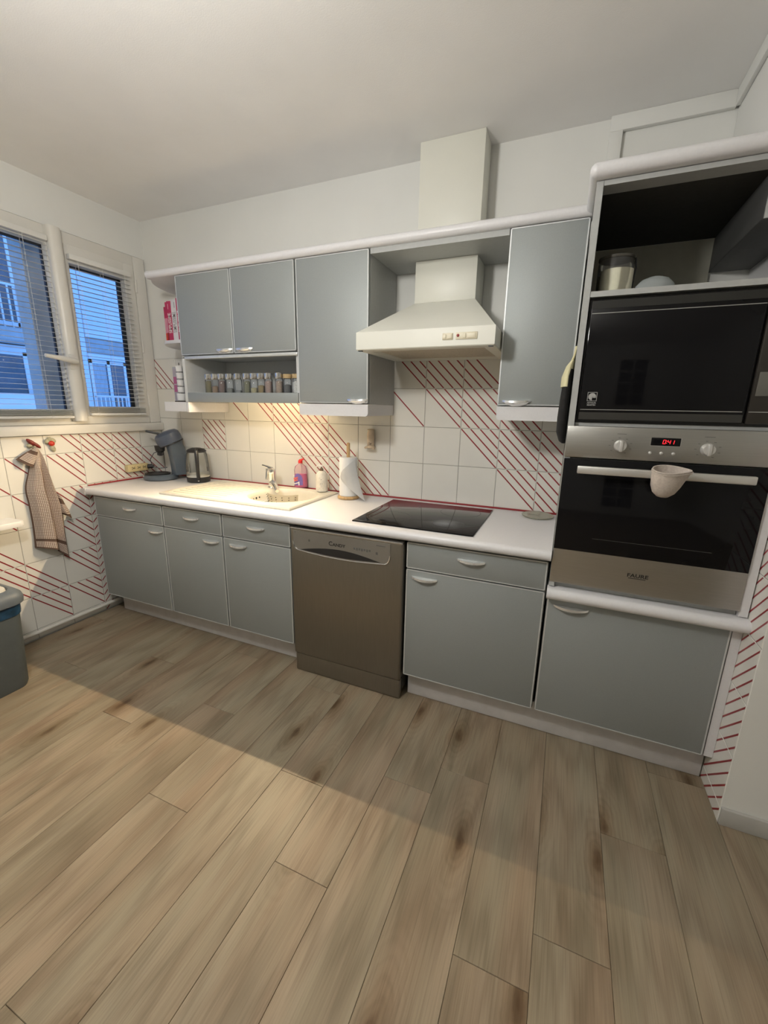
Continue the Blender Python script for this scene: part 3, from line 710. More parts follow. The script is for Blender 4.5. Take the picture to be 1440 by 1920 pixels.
obj('shade_lining', B(nb(), 2.7932, 2.7945, -.605, -.010, 1.7595, 2.0595), MATS['shaded_board'], tw)  # added dark sheet, painted shade on the left inner side
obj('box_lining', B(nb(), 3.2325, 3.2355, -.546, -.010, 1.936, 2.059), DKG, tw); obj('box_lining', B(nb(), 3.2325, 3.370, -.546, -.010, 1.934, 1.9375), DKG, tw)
obj('box_lining', B(nb(), 3.2325, 3.370, -.552, -.5465, 1.934, 2.059), CARC, tw)
bm = nb(); prism(bm, nose(2.0765, 2.1185, -.30, -.648), 'x', 2.770, 3.398)
prism(bm, [(p[0] + 3.398, p[1]) for p in nose(2.0766, 2.1184, -.62, -.648)], 'y', -.628, -.374)
ball(bm, (2.7705, -.627, 2.0975), .0209, .0209, .0209)
obj('cornice', bm, WHITEL, tw, angle=50)
obj('rail', prism(nb(), nose(.667, .711, -.02, -.650), 'x', 2.769, 3.405), WHITEL, tw, angle=50)
d = door_with_edge('door', tw, 2.774, 3.367, .143, .662, YF); handle(d, 2.862, .634, YF, .125)

# microwave
mw = thing('microwave', 'black built-in microwave above the oven', 'microwave', (3.08, -.3, 1.34))
obj('frame', B(nb(), 2.797, 3.368, -.59, -.05, 1.339, 1.7405), BLACK, mw)
md = obj('door', B(nb(), 2.802, 3.268, -.612, -.591, 1.347, 1.732, .004), BLACKG, mw)
SILV = mat('silver_line', (.62, .62, .6), .3, metal=.8, var=.03)
obj('trim_line', B(nb(), 2.806, 3.266, -.6132, -.6115, 1.690, 1.692), SILV, md)
obj('trim_line', B(nb(), 2.806, 3.262, -.6132, -.6115, 1.382, 1.384), SILV, md)
obj('lower_band', B(nb(), 2.804, 3.266, -.6128, -.6115, 1.350, 1.374), mat('dark_band', (.035, .034, .03), .4, var=.05), md)
obj('upper_band', B(nb(), 2.804, 3.266, -.6128, -.6115, 1.705, 1.729), mat('dark_band2', (.02, .02, .018), .4, var=.05), md)
mc = obj('control_panel', B(nb(), 3.276, 3.365, -.611, -.591, 1.347, 1.732, .004), mat('brown_black', (.03, .026, .022), .35, var=.05), mw)
obj('trim_line', B(nb(), 3.278, 3.362, -.6125, -.6105, 1.382, 1.384), SILV, mc)
obj('key_pad', B(nb(), 3.285, 3.355, -.6125, -.6105, 1.43, 1.50, .001), mat('key_grey', (.13, .125, .11), .5, var=.05), mc)
LOGO = mat('logo_silver', (.42, .42, .41), .4, var=.03)
bm = nb(); lx, lz, s = 2.824, 1.411, .030
for a in (0, 1): B(bm, lx + a * (s - .0015), lx + a * (s - .0015) + .0015, -.6126, -.6118, lz, lz + s); B(bm, lx, lx + s, -.6126, -.6118, lz + a * (s - .0015), lz + a * (s - .0015) + .0015)
prism(bm, [(lx + s / 2, lz + s * .5)] + [(lx + s / 2 + s * .40 * math.cos(R(a)), lz + s / 2 + s * .40 * math.sin(R(a))) for a in range(0, 271, 15)], 'y', -.6126, -.6118)
B(bm, lx + s * .53, lx + s * .9, -.6126, -.6118, lz + s * .38, lz + s * .47)
obj('logo', bm, LOGO, md, smooth=False)
text_mesh('lettering', 'ARTHUR', .0062, LOGO, md, (lx + s / 2, -.6121, lz - .006), (1, 0, 0), (0, 0, 1), .0006, 'CENTER', .0002, 1.15)
text_mesh('lettering', 'MARTIN', .0062, LOGO, md, (lx + s / 2, -.6121, lz - .013), (1, 0, 0), (0, 0, 1), .0006, 'CENTER', .0002, 1.15)

# oven
ov = thing('oven', 'built-in steel oven with black glass door and red clock', 'oven', (3.07, -.3, .73))
obj('body', B(nb(), 2.798, 3.366, -.586, -.06, .7285, 1.326), BLACK, ov)
YO = -.618
pn = obj('control_panel', B(nb(), 2.7735, 3.3695, YO, -.587, 1.217, 1.3265, .003), STEEL, ov)
od = obj('door', B(nb(), 2.7735, 3.3695, YO, -.587, .735, 1.213, .003), STEEL, ov)
og = obj('glass', B(nb(), 2.7745, 3.3685, YO - .0022, YO + .002, .871, 1.2125, .001), BLACKG, od)
bm = nb(); B(bm, 2.90, 3.26, YO - .0026, YO - .0022, .925, .926)
obj('rack_line', bm, mat('faint_rack', (.10, .10, .095), .4, var=.1), od)
bm = nb(); B(bm, 2.82, 3.322, YO - .046, YO - .032, 1.165, 1.192, .004); B(bm, 2.84, 2.86, YO - .034, YO - .001, 1.170, 1.187, .003); B(bm, 3.285, 3.305, YO - .034, YO - .001, 1.170, 1.187, .003)
obj('handle', bm, mat('satin_aluminium', (.72, .71, .68), .35, metal=.75, var=.03, vscale=20), od)
KN = mat('knob_grey', (.62, .61, .58), .35, metal=.35, var=.03)
for kx in (2.946, 3.193):
    bm = nb(); pr = [(.0205, 0), (.0205, .004), (.018, .018), (.016, .021)]
    lathe(bm, pr, 0, 0, 24); B(bm, -.0055, .0055, -.019, .019, .012, .028, .003)
    bmesh.ops.transform(bm, matrix=Matrix.Translation((kx, YO, 1.264)) @ Matrix.Rotation(R(90), 4, 'X'), verts=bm.verts[:])
    kb = obj('knob', bm, KN, pn)
    bm = nb()
    for q in range(8):
        a = R(-60 + q * 40); B(bm, kx + .033 * math.cos(a) - .003, kx + .033 * math.cos(a) + .003, YO - .0004, YO, 1.264 + .027 * math.sin(a) - .0007, 1.264 + .027 * math.sin(a) + .0007)
    B(bm, kx - .014, kx + .014, YO - .0004, YO, 1.303, 1.3044)
    obj('dial_marks', bm, INKG, pn)
dp = obj('clock_display', B(nb(), 3.034, 3.117, YO - .002, YO + .001, 1.270, 1.296, .001), BLACKG, pn)
obj('display_frame', B(nb(), 3.033, 3.1185, YO - .0012, YO, 1.2685, 1.2703), SILV, pn); obj('display_frame', B(nb(), 3.117, 3.119, YO - .0012, YO, 1.2685, 1.2965), SILV, pn)
LED = mat('red_led', (.2, .0, .0), .4, emit=(1.0, .02, .03), estr=2.8)
segs = {'0': 'abcdef', '4': 'bcfg', '1': 'bc'}
bm = nb(); hx = 3.068; sh = .0060; tk = .00065; sl = .12
def seg(x0, x1, z0, z1):
    p = [(x0 + sl * (z0 - 1.283), z0), (x1 + sl * (z0 - 1.283), z0), (x1 + sl * (z1 - 1.283), z1), (x0 + sl * (z1 - 1.283), z1)]
    prism(bm, p, 'y', YO - .0026, YO - .0021)
for ch in ('0', '.', '4', '1'):
    if ch == '.': seg(hx - .0015, hx + .0005, 1.2785, 1.2803); seg(hx - .0015, hx + .0005, 1.2848, 1.2866); hx += .003; continue
    wd = .0068
    for q in segs[ch]:
        zc = 1.283
        if q == 'a': seg(hx, hx + wd, zc + sh - tk, zc + sh + tk)
        if q == 'd': seg(hx, hx + wd, zc - sh - tk, zc - sh + tk)
        if q == 'g': seg(hx, hx + wd, zc - tk, zc + tk)
        if q == 'b': seg(hx + wd - tk, hx + wd + tk, zc, zc + sh)
        if q == 'c': seg(hx + wd - tk, hx + wd + tk, zc - sh, zc)
        if q == 'f': seg(hx - tk, hx + tk, zc, zc + sh)
        if q == 'e': seg(hx - tk, hx + tk, zc - sh, zc)
    hx += wd + .0036
obj('digits', bm, LED, dp, smooth=False)
for bx_ in (3.036, 3.068, 3.102): obj('button', ball(nb(), (bx_, YO - .001, 1.245), .0055, .005, .0055), KN, pn)
text_mesh('lettering', 'FAURE', .019, INK, od, (3.062, YO, .806), (1, 0, 0), (0, 0, 1), .0008, 'CENTER', .0004, 1.2)
obj('underline', B(nb(), 3.034, 3.088, YO - .0008, YO, .7945, .7965), INK, od)

# ------------------------------------------------------------------ lamps
lamp = thing('tube_lamp', 'slim lit tube lamp under the spice niche', 'lamp', (1.06, -.285, 1.36))
obj('housing', B(nb(), .90, 1.40, -.315, -.255, 1.4145, 1.4245, .003), WHITEP, lamp)
TUBE_F = mat('warm_lens', (.9, .8, .6), .4, emit=(1.0, .76, .46), estr=TUBE_LAMP); TUBE_B = mat('warm_back', (.9, .8, .6), .4, emit=(1.0, .75, .44), estr=TUBE_LAMP * .021)
bm = tube(nb(), [(.92, -.285, 1.4045), (1.38, -.285, 1.4045)], .008, 16); bmesh.ops.recalc_face_normals(bm, faces=bm.faces[:]); bm.normal_update()
for f in bm.faces: f.material_index = 0 if (f.normal.y < -.5 and -.75 < f.normal.z < .35) else 2 if f.normal.z < -.75 else 1
obj('tube', bm, [TUBE_F, TUBE_B, WHITEP], lamp)
obj('end_cap', B(nb(), .905, .92, -.298, -.272, 1.396, 1.4145), WHITEP, lamp); obj('end_cap', B(nb(), 1.38, 1.395, -.298, -.272, 1.396, 1.4145), WHITEP, lamp)
gl = thing('ceiling_lamp', 'white glass globe lamp on the ceiling behind the camera', 'lamp', (1.81, -1.97, 2.02))
obj('globe', ball(nb(), (1.81, -1.97, 2.12), .10, .10, .10, u=24, v=16), mat('lit_globe', (.9, .88, .8), .4, emit=(1.0, .975, .925), estr=ROOM_LAMP), gl)
obj('ceiling_rose', lathe(nb(), [(.012, -.28), (.012, 0), (.06, .005), (.06, .03), (.03, .055)], 1.81, -1.97, 24, z0=2.499), WHITEP, gl)

# ------------------------------------------------------------------ things on the worktop
# coffee machine, turned towards the window: local p runs to the image right / room back
G = Vector((.175, -.165, 0)); E1 = Vector((.67, .742, 0)); E2 = Vector((.742, -.67, 0))
def cm(p, q, z): v = G + E1 * p + E2 * q; return Vector((v.x, v.y, ZT + z))
def cmx(bm):
    for v in bm.verts: v.co = cm(v.co.x, v.co.y, v.co.z)
    return bm
CMB = mat('slate_blue_plastic', (.085, .105, .15), .28, var=.04, vscale=20)
CMG = mat('grey_blue_gloss', (.10, .125, .155), .2, var=.04, vscale=20)
cf = thing('coffee_machine', 'slate blue pod coffee machine in the corner by the window', 'coffee machine', (G.x, G.y, ZT))
bm = nb(); lathe(bm, [(.100, .0005), (.112, .008), (.114, .026), (.104, .036), (.096, .038)], -.015, 0, 32); obj('base', cmx(bm), CMG, cf)
bm = nb(); lathe(bm, [(.080, .039), (.082, .045), (.070, .046), (.068, .041)], -.035, 0, 28); obj('drip_tray', cmx(bm), BLACK, cf)
# curved column: crescent cross-sections leaning forward with height
bm = nb(); secs = []
for k in range(9):
    z = .034 + .235 * k / 8; u = k / 8
    p0 = .055 - .025 * u * u; p1 = .178 - .040 * u * u; hw = .083 - .012 * math.sin(PI * u)
    ring = [(p0, -hw * .55, z), (p0, hw * .55, z)] + [(p0 + (p1 - p0) * math.sin(R(a)), hw * math.cos(R(a)), z - .05 * u * (1 - 0.4 * u) * (1 - math.sin(R(a))) * 0) for a in range(15, 180, 15)]
    secs.append([bm.verts.new(q) for q in ring])
for a, b in zip(secs, secs[1:]):
    for k in range(len(a)): bm.faces.new((a[k], a[(k + 1) % len(a)], b[(k + 1) % len(a)], b[k]))
bm.faces.new(secs[0]); bm.faces.new(secs[-1])
obj('column', cmx(bm), CMG, cf, angle=50)
# tilted drum head
bm = nb(); lathe(bm, [(.062, -.040), (.082, -.034), (.085, .0), (.082, .028), (.065, .045), (.03, .052), (.001, .053)], 0, 0, 32)
bmesh.ops.transform(bm, matrix=Matrix.Translation((.055, 0, .285)) @ Matrix.Rotation(R(-22), 4, 'Y'), verts=bm.verts[:])
hdm = obj('head', cmx(bm), CMB, cf)
bm = nb(); lathe(bm, [(.084, -.043), (.0855, -.040), (.084, -.036)], 0, 0, 32, cap=False)
bmesh.ops.transform(bm, matrix=Matrix.Translation((.055, 0, .285)) @ Matrix.Rotation(R(-22), 4, 'Y'), verts=bm.verts[:])
obj('seam', cmx(bm), BLACK, hdm)
bm = nb(); B(bm, -.095, .025, -.018, .018, .0, .014, .005)
bmesh.ops.transform(bm, matrix=Matrix.Translation((.01, 0, .306)) @ Matrix.Rotation(R(14), 4, 'Y'), verts=bm.verts[:]); obj('lever', cmx(bm), BLACK, cf)
bm = nb(); lathe(bm, [(.012, .165), (.016, .185), (.030, .20), (.034, .235)], -.005, 0, 16); B(bm, -.025, .015, -.012, .012, .168, .19, .004); obj('spout', cmx(bm), BLACK, cf)
bm = nb(); tube(bm, [(.0, -.02, .20), (-.045, .0, .185), (-.072, .0, .14), (-.062, .01, .095), (-.02, .01, .078), (.03, .01, .082)], .003, 6); obj('cable', cmx(bm), BLACK, cf)
for q in (-.03, 0, .03): obj('button', cmx(ball(nb(), (-.118, q, .030), .008, .008, .006)), CHROME, cf)
# kettle
KX, KY = .468, -.128
kt = thing('kettle', 'glass electric kettle with black base, lid and handle', 'kettle', (KX, KY, ZT))
obj('base', lathe(nb(), [(.066, .0005), (.074, .004), (.076, .032), (.074, .038)], KX, KY, 32, z0=ZT), BLACK, kt)
obj('glass_body', lathe(nb(), [(.073, .038), (.076, .06), (.074, .12), (.066, .19), (.060, .205)], KX, KY, 32, z0=ZT, cap=False), CLEAR, kt)
obj('water_band', lathe(nb(), [(.0735, .038), (.0745, .055), (.072, .0555), (.001, .0555)], KX, KY, 32, z0=ZT, cap=False), mat('pale_band', (.7, .68, .62), .3, var=.02), kt)
obj('lid', lathe(nb(), [(.060, .203), (.064, .212), (.052, .224), (.028, .232), (.001, .234)], KX, KY, 32, z0=ZT), BLACK, kt)
hk = Vector((.72, -.69, 0))
bm = nb(); tube(bm, [Vector((KX, KY, ZT + z)) + hk * r for r, z in ((.045, .222), (.085, .213), (.098, .18), (.096, .11), (.090, .05), (.074, .022))], [.012, .013, .0125, .0115, .011, .012], 10); obj('handle', bm, BLACK, kt)
obj('switch', ball(nb(), Vector((KX, KY, ZT + .018)) + hk * .090, .006, .006, .004), CHROME, kt)
# pink washing-up liquid
PX, PY = 1.245, -.036
so = thing('dish_soap', 'pink washing-up liquid bottle with red cap behind the sink', 'bottle', (PX, PY, SZ))
PINK = mat('pink_liquid', (.85, .10, .38), .25, var=.03)
PINK.node_tree.nodes['Principled BSDF'].inputs['Subsurface Weight'].default_value = 0.0
ZS = SZ
def oval(bm, pr, z0, sy=.55): return lathe(bm, pr, 0, 0, 28, z0=z0, sy=sy)
def place(bm, x, y, rz=0.0):
    bmesh.ops.transform(bm, matrix=Matrix.Translation((x, y, 0)) @ Matrix.Rotation(rz, 4, 'Z'), verts=bm.verts[:]); return bm
obj('liquid', place(oval(nb(), [(.038, .002), (.041, .006), (.040, .04), (.038, .085)], ZS), PX, PY, R(28)), PINK, so)
obj('bottle', place(oval(nb(), [(.040, .0), (.0425, .005), (.0415, .04), (.0395, .086), (.041, .11), (.034, .135), (.014, .150), (.012, .157)], ZS), PX, PY, R(28)), glass('pink_clear', (.97, .86, .88), .05, 1.3, haze=.12), so)
obj('cap', place(lathe(nb(), [(.014, .155), (.014, .170), (.008, .176), (.006, .180)], 0, 0, 16, z0=ZS), PX, PY), mat('red_cap', (.75, .03, .03), .4, var=.03), so)
bm = nb(); tube(bm, [(0, 0, ZS + .172), (.022, 0, ZS + .182), (.026, 0, ZS + .178)], [.005, .006, .003], 8); obj('cap_flip', place(bm, PX, PY), MATS['red_cap'], so)
# label: purple shield with red lettering, wrapped on the front left of the bottle
bm = nb(); rows = 8; cols = 8; gv = []
for j in range(rows + 1):
    v_ = j / rows; half = 42 * math.sqrt(max(.05, 1 - (max(0, v_ - .35) / .66) ** 2))
    row = []
    for i in range(cols + 1):
        a = R(-105 - half * (1 - 2 * i / cols) * -1 * -1) if False else R(-112 + half * (-1 + 2 * i / cols))
        row.append(bm.verts.new((.0428 * math.cos(a), .0428 * .57 * math.sin(a), ZS + .016 + .075 * v_)))
    gv.append(row)
for a, b in zip(gv, gv[1:]):
    for i in range(cols): bm.faces.new((a[i], a[i + 1], b[i + 1], b[i]))
obj('label', place(bm, PX, PY, R(28)), mat('purple_label', (.20, .14, .45), .4, var=.1, vscale=30), so)
lu = Vector((math.cos(R(22)), math.sin(R(22)), 0))
lo_ = Vector((PX, PY, 0)) + Vector((-.001, -.0265, 0))
LRED = mat('label_red', (.80, .16, .10), .4, var=.2, vscale=90)
def lab_quad(bm, u0, u1, z0, z1, sk=0.0):
    q = [lo_ + lu * u + Vector((0, -.0045, ZS + z + sk * u)) for u, z in ((u0, z0), (u1, z0), (u1, z1), (u0, z1))]
    bm.faces.new([bm.verts.new(p) for p in q])
bm = nb()
for u0, u1, z0, z1 in ((-.027, -.021, .058, .068), (-.020, -.014, .059, .069), (-.013, -.007, .060, .070), (-.006, .000, .061, .071), (-.025, -.018, .045, .055), (-.017, -.010, .046, .056), (-.009, -.002, .047, .057)): lab_quad(bm, u0, u1, z0, z1, .15)
obj('red_print', bm, LRED, so)
bm = nb(); lab_quad(bm, -.026, .002, .030, .036, .3); lab_quad(bm, .002, .009, .016, .040); lab_quad(bm, -.028, -.021, .074, .083); obj('white_print', bm, WHITEP, so)
# lotion bottle
lt = thing('soap_dispenser', 'white marbled pump soap dispenser on the sink edge', 'dispenser', (1.43, -.085, SZ))
MARB = mat('marbled_label', (.72, .69, .62), .4, var=.12, vscale=45)
obj('bottle', place(lathe(nb(), [(.032, .0003), (.0365, .003), (.037, .085), (.034, .106), (.020, .122), (.010, .126)], 0, 0, 28, z0=SZ), 1.43, -.085), MARB, lt)
obj('collar', place(lathe(nb(), [(.011, .126), (.011, .140), (.005, .141), (.005, .150)], 0, 0, 16, z0=SZ), 1.43, -.085), mat('brown_collar', (.16, .11, .07), .4, var=.05), lt)
bm = nb(); lathe(bm, [(.009, .150), (.011, .153), (.010, .160), (.004, .162)], 0, 0, 14, z0=SZ); tube(bm, [(0, 0, SZ + .156), (-.022, -.006, SZ + .157), (-.030, -.008, SZ + .150)], [.006, .005, .004], 8); obj('pump', place(bm, 1.43, -.085), WHITEP, lt)
bm = nb(); INKB = mat('pale_print', (.42, .40, .36), .5, var=.05)
for k, (wv_, zz) in enumerate(((.022, .085), (.010, .075), (.016, .052), (.018, .046), (.022, .022))): 
    dv = Vector((.45, -.89, 0)); tv = Vector((.89, .45, 0)); c_ = Vector((1.43, -.085, 0)) + dv * .0376
    q = [c_ + tv * s_ * wv_ / 2 + Vector((0, 0, SZ + zz + e)) + dv * (-(wv_ / 2) ** 2 / .066) for s_, e in ((-1, 0), (1, 0), (1, .003), (-1, .003))]
    bm.faces.new([bm.verts.new(p) for p in q])
obj('print', bm, INKB, lt)
# paper towel
TX, TY = 1.640, -.135
ph = thing('paper_towel_holder', 'bamboo paper towel holder standing beside the hob', 'holder', (TX, TY, ZT))
obj('base', lathe(nb(), [(.058, .0005), (.063, .004), (.063, .014), (.058, .018)], TX, TY, 32, z0=ZT), BAMBOO, ph)
obj('rod', lathe(nb(), [(.010, .018), (.010, .312), (.0095, .318), (.005, .322)], TX, TY, 14, z0=ZT), BAMBOO, ph)
PAPER = mat('paper_white', (.80, .80, .79), .9, var=.02, vscale=30, bump=.3, bscale=220)
pr_ = thing('paper_towel_roll', 'white paper towel roll with a loose sheet, on the bamboo holder', 'paper roll', (TX, TY, ZT + .019))
bm = nb(); lathe(bm, [(.016, .0195), (.052, .0195), (.0525, .03), (.0525, .235), (.051, .2405), (.016, .2405), (.016, .0195)], TX, TY, 36, z0=ZT, cap=False); obj('roll', bm, PAPER, pr_)
bm = nb(); gv = []
for j in range(9):
    v_ = j / 8; row = []
    for i in range(9):
        u_ = i / 8
        # sheet leaves the roll on its right front and hangs in a point on the worktop
        a0 = R(-120 + 100 * u_); sx_ = TX + .0545 * math.cos(a0); sy_ = TY + .0545 * math.sin(a0); sz_ = ZT + .02 + .215 * (1 - .0 * u_)
        lowx = TX + .052 * math.cos(a0) + .085 * u_ ** 1.2; lowy = TY + .055 * math.sin(a0) - .035 * u_; lowz = ZT + .12 - .116 * u_
        topz = ZT + .145 + .09 * u_ ** .8
        row.append(bm.verts.new((sx_ + (lowx - sx_) * v_ ** 1.2, sy_ + (lowy - sy_) * v_ - .004 * math.sin(PI * v_), topz + (lowz - topz) * v_)))
    gv.append(row)
for a, b in zip(gv, gv[1:]):
    for i in range(8): bm.faces.new((a[i], a[i + 1], b[i + 1], b[i]))
bmesh.ops.solidify(bm, geom=bm.faces[:], thickness=.0012)
obj('loose_sheet', bm, PAPER, pr_, angle=60)
# glass coaster by the tower
cs = thing('glass_coaster', 'round clear glass trivet on the worktop beside the oven tower', 'trivet', (2.685, -.085, ZT))
obj('plate', lathe(nb(), [(.066, .001), (.075, .004), (.077, .009), (.074, .011), (.06, .0095), (.001, .009)], 2.685, -.085, 36, z0=ZT), glass('yellow_glass', (.86, .85, .72), .04, 1.5, haze=.35), cs)
obj('print', lathe(nb(), [(.022, .0101), (.001, .0102)], 2.67, -.09, 18, z0=ZT, cap=False, sy=.6), mat('grey_green_print', (.38, .38, .30), .5, var=.3, vscale=60), cs)
# ornament stuck on the tiles
om = thing('wall_ornament', 'small beige pot-shaped ornament stuck on the tiles', 'ornament', (1.73, -.03, 1.145))
BEI = mat('beige_resin', (.62, .50, .36), .45, var=.15, vscale=40)
obj('body', lathe(nb(), [(.017, .012), (.021, .02), (.0215, .08), (.019, .10), (.021, .108), (.016, .112)], 1.73, -.026, 20, z0=1.145), BEI, om)
bm = nb(); lathe(bm, [(.027, 0.002), (.030, .008), (.024, .016)], 1.73, -.032, 18, z0=1.145); ball(bm, (1.704, -.04, 1.15), .009, .009, .007); ball(bm, (1.752, -.04, 1.147), .009, .009, .007); obj('foot', bm, BEI, om)
bm = nb(); 
for k, (dx_, wd_, zz) in enumerate(((-.004, .006, 1.178), (.006, .008, 1.174), (.0, .016, 1.170))): B(bm, 1.73 + dx_ - wd_ / 2 + .004, 1.73 + dx_ + wd_ / 2 + .004, -.0478, -.0455, zz, zz + .003)
obj('print', bm, mat('brown_print', (.12, .08, .04), .6, var=.1), om)
# socket block on the left wall
sk = thing('socket_strip', 'cream triple socket block above the worktop seal', 'socket', (.02, -.245, .915))
YEL = mat('yellowed_plastic', (.66, .55, .30), .4, var=.04, vscale=30)
obj('body', B(nb(), .0008, .038, -.325, -.165, .915, .965, .006), YEL, sk)
for yy in (-.287, -.245, -.203):
    s_ = obj('outlet', lathe(nb(), [(.017, 0), (.017, .002), (.015, .0025), (.014, -.0)], 0, 0, 20), YEL, sk) if False else None
    bm = nb(); lathe(bm, [(.0175, 0), (.0175, .0015), (.0155, .002)], 0, 0, 20); bmesh.ops.transform(bm, matrix=Matrix.Translation((.038, yy, .941)) @ Matrix.Rotation(R(90), 4, 'Y'), verts=bm.verts[:])
    s_ = obj('outlet', bm, YEL, sk)
    bm = nb(); B(bm, .0402, .0409, yy - .011, yy - .004, .945, .949); B(bm, .0402, .0409, yy + .004, yy + .011, .936, .940); ball(bm, (.0402, yy, .941), .0012, .0035, .0035); ball(bm, (.0402, yy - .008, .936), .0012, .003, .003); ball(bm, (.0402, yy + .008, .946), .0012, .003, .003)
    obj('pin_hole', bm, DARK, s_)
obj('plug', tube(nb(), [(.040, -.175, .942), (.062, -.160, .942), (.075, -.15, .945)], [.016, .015, .006], 12), BLACK, sk)

# ------------------------------------------------------------------ spices in the niche
spice = [(.777, 0), (.827, 1), (.878, 2), (.937, 3), (.999, 4), (1.064, 5), (1.114, 6), (1.163, 7), (1.214, 8), (1.287, 9), (1.342, 10), (1.400, 11)]
sc_ = [((.16, .13, .03), 1.0, 'olive brown herb'), ((.30, .18, .09), .55, 'brown spice'), ((.17, .10, .08), 1.0, 'dark brown spice'), ((.20, .21, .19), .38, 'grey pepper'), ((.22, .23, .23), .2, 'a little grey seed'), ((.17, .17, .08), .95, 'green herb'), ((.45, .40, .22), .4, 'pale yellow seed'), ((.28, .19, .05), .6, 'mustard coloured spice'), ((.38, .25, .20), .95, 'pinkish berry'), ((.38, .27, .19), .95, 'light brown mix'), ((.05, .05, .05), .65, 'black pepper'), ((.65, .64, .60), .9, 'white salt')]
ordn = ['first', 'second', 'third', 'fourth', 'fifth', 'sixth', 'seventh', 'eighth', 'ninth', 'tenth', 'eleventh', 'last']
JG = glass('jar_glass', (.90, .92, .93), .03, 1.35, haze=.10)
for x, k in spice:
    cork = k >= 10; col, lv, nm = sc_[k]; r = .0225; YJ = -.275
    j = thing('spice_jar', 'glass spice jar of %s with %s lid, %s in the niche row' % (nm, 'wooden' if cork else 'chrome', ordn[k]), 'jar', (x, YJ, 1.4455), 'spice jars in the niche')
    obj('glass', lathe(nb(), [(r - .001, .0002), (r, .003), (r, .072), (r - .003, .078)], x, YJ, 16, z0=1.4455), JG, j)
    obj('spice', lathe(nb(), [(r - .002, .003), (r - .002, .003 + .066 * lv * .9), (r * .4, .003 + .068 * lv)], x, YJ, 16, z0=1.4455), mat('spice_%d' % k, col, .9, var=.25, vscale=200), j)
    if cork: obj('lid', lathe(nb(), [(r + .002, .078), (r + .0025, .080), (r + .0025, .098), (r + .001, .100)], x, YJ, 16, z0=1.4455), mat('cork_lid', (.50, .36, .18), .6, var=.15, vscale=20), j)
    else: obj('lid', lathe(nb(), [(r + .0005, .076), (r + .0015, .078), (r + .0015, .106), (r - .001, .109), (.001, .110)], x, YJ, 16, z0=1.4455), CHROME, j)
# ------------------------------------------------------------------ end shelf contents
CRIM = mat('crimson_cover', (.46, .03, .10), .45, var=.05, vscale=40); ORG_ = mat('orange_red_cover', (.62, .06, .03), .45, var=.05, vscale=40)
WCOV = mat('white_cover', (.68, .66, .68), .45, var=.03, vscale=40); PAGES = mat('book_pages', (.66, .62, .55), .9, var=.05, vscale=90, stretch=(40, 1, 1)); GTXT = mat('grey_lettering', (.28, .27, .28), .5, var=.03)
def book(x0, x1, h, cov, lab, title, tcol, small, y=-.235, d=.17):
    t = thing('book', lab, 'book', ((x0 + x1) / 2, y + d / 2, 1.7535), 'cookbooks on the end shelf')
    z0 = 1.7535
    bm = nb(); B(bm, x0, x0 + .002, y, y + d, z0, z0 + h); B(bm, x1 - .002, x1, y, y + d, z0, z0 + h); B(bm, x0 + .002, x1 - .002, y, y + .002, z0, z0 + h)
    obj('cover', bm, cov, t, smooth=False)
    obj('pages', B(nb(), x0 + .002, x1 - .002, y + .002, y + d - .004, z0 + .003, z0 + h - .003), PAGES, t, smooth=False)
    w_ = x1 - x0
    if title: text_mesh('title_lettering', title, w_ * .95, tcol, t, ((x0 + x1) / 2, y, z0 + h * .46), (0, 0, 1), (-1, 0, 0), .0008, 'CENTER', .0003, .168 * h * 8.0 / (len(title) * w_ * 1.2) if w_ > .02 else 1.0)
    if small: text_mesh('small_lettering', small, w_ * .42, tcol, t, ((x0 + x1) / 2, y, z0 + h * .84), (0, 0, 1), (-1, 0, 0), .0008, 'CENTER', .0002)
    return t
PKB = mat('pink_band', (.62, .28, .36), .45, var=.05, vscale=60); DRB = mat('dark_red_band', (.30, .02, .015), .45, var=.05, vscale=60)
def bands(t, x0, x1, lst, y=-.235):
    for z0, z1, m in lst: obj('spine_band', B(nb(), x0 + .0008, x1 - .0008, y - .0006, y + .0002, 1.7535 + z0, 1.7535 + z1), m, t, smooth=False)
t = book(.418, .431, .200, CRIM, 'thin crimson cookbook with orange foot, first on the end shelf', None, WHITEP, None); bands(t, .418, .431, [(.002, .050, ORG_), (.050, .135, PKB)])
t = book(.4315, .4440, .226, CRIM, 'thin crimson cookbook with dark red foot, second on the end shelf', None, WHITEP, None); bands(t, .4315, .444, [(.002, .052, DRB), (.052, .135, PKB)])
t = book(.4445, .4810, .230, CRIM, 'crimson cookbook with big white title, third on the end shelf', 'SIMPLISSIME', WHITEP, None); bands(t, .452, .459, [(.185, .215, PKB)])
t = book(.4815, .5230, .236, WCOV, 'white cookbook with grey title lettering on the end shelf', 'SIMPLISSIME', GTXT, None); bands(t, .505, .511, [(.190, .222, GTXT)])
book(.5235, .565, .242, CRIM, 'crimson cookbook half hidden behind the grey cabinet door', 'SIMPLISSIME', WHITEP, None)
Z3 = 1.3912
ct = thing('patterned_carton', 'grey carton with pink squares on the lower end shelf', 'carton', (.455, -.14, Z3))
obj('box', B(nb(), .430, .462, -.225, -.14, Z3, Z3 + .215, .001), mat('carton_grey', (.42, .42, .46), .5, var=.05), ct)
for k in range(4): obj('square_print', B(nb(), .433, .459, -.2258, -.2248, Z3 + .012 + .05 * k, Z3 + .055 + .05 * k), mat('pink_print', (.42, .12, .26), .5, var=.08) if k in (1, 2) else mat('lilac_print', (.40, .36, .42), .5, var=.05), ct)
pd = thing('capsule_stand', 'narrow black stand stacked with white coffee capsules', 'capsule stand', (.515, -.235, Z3))
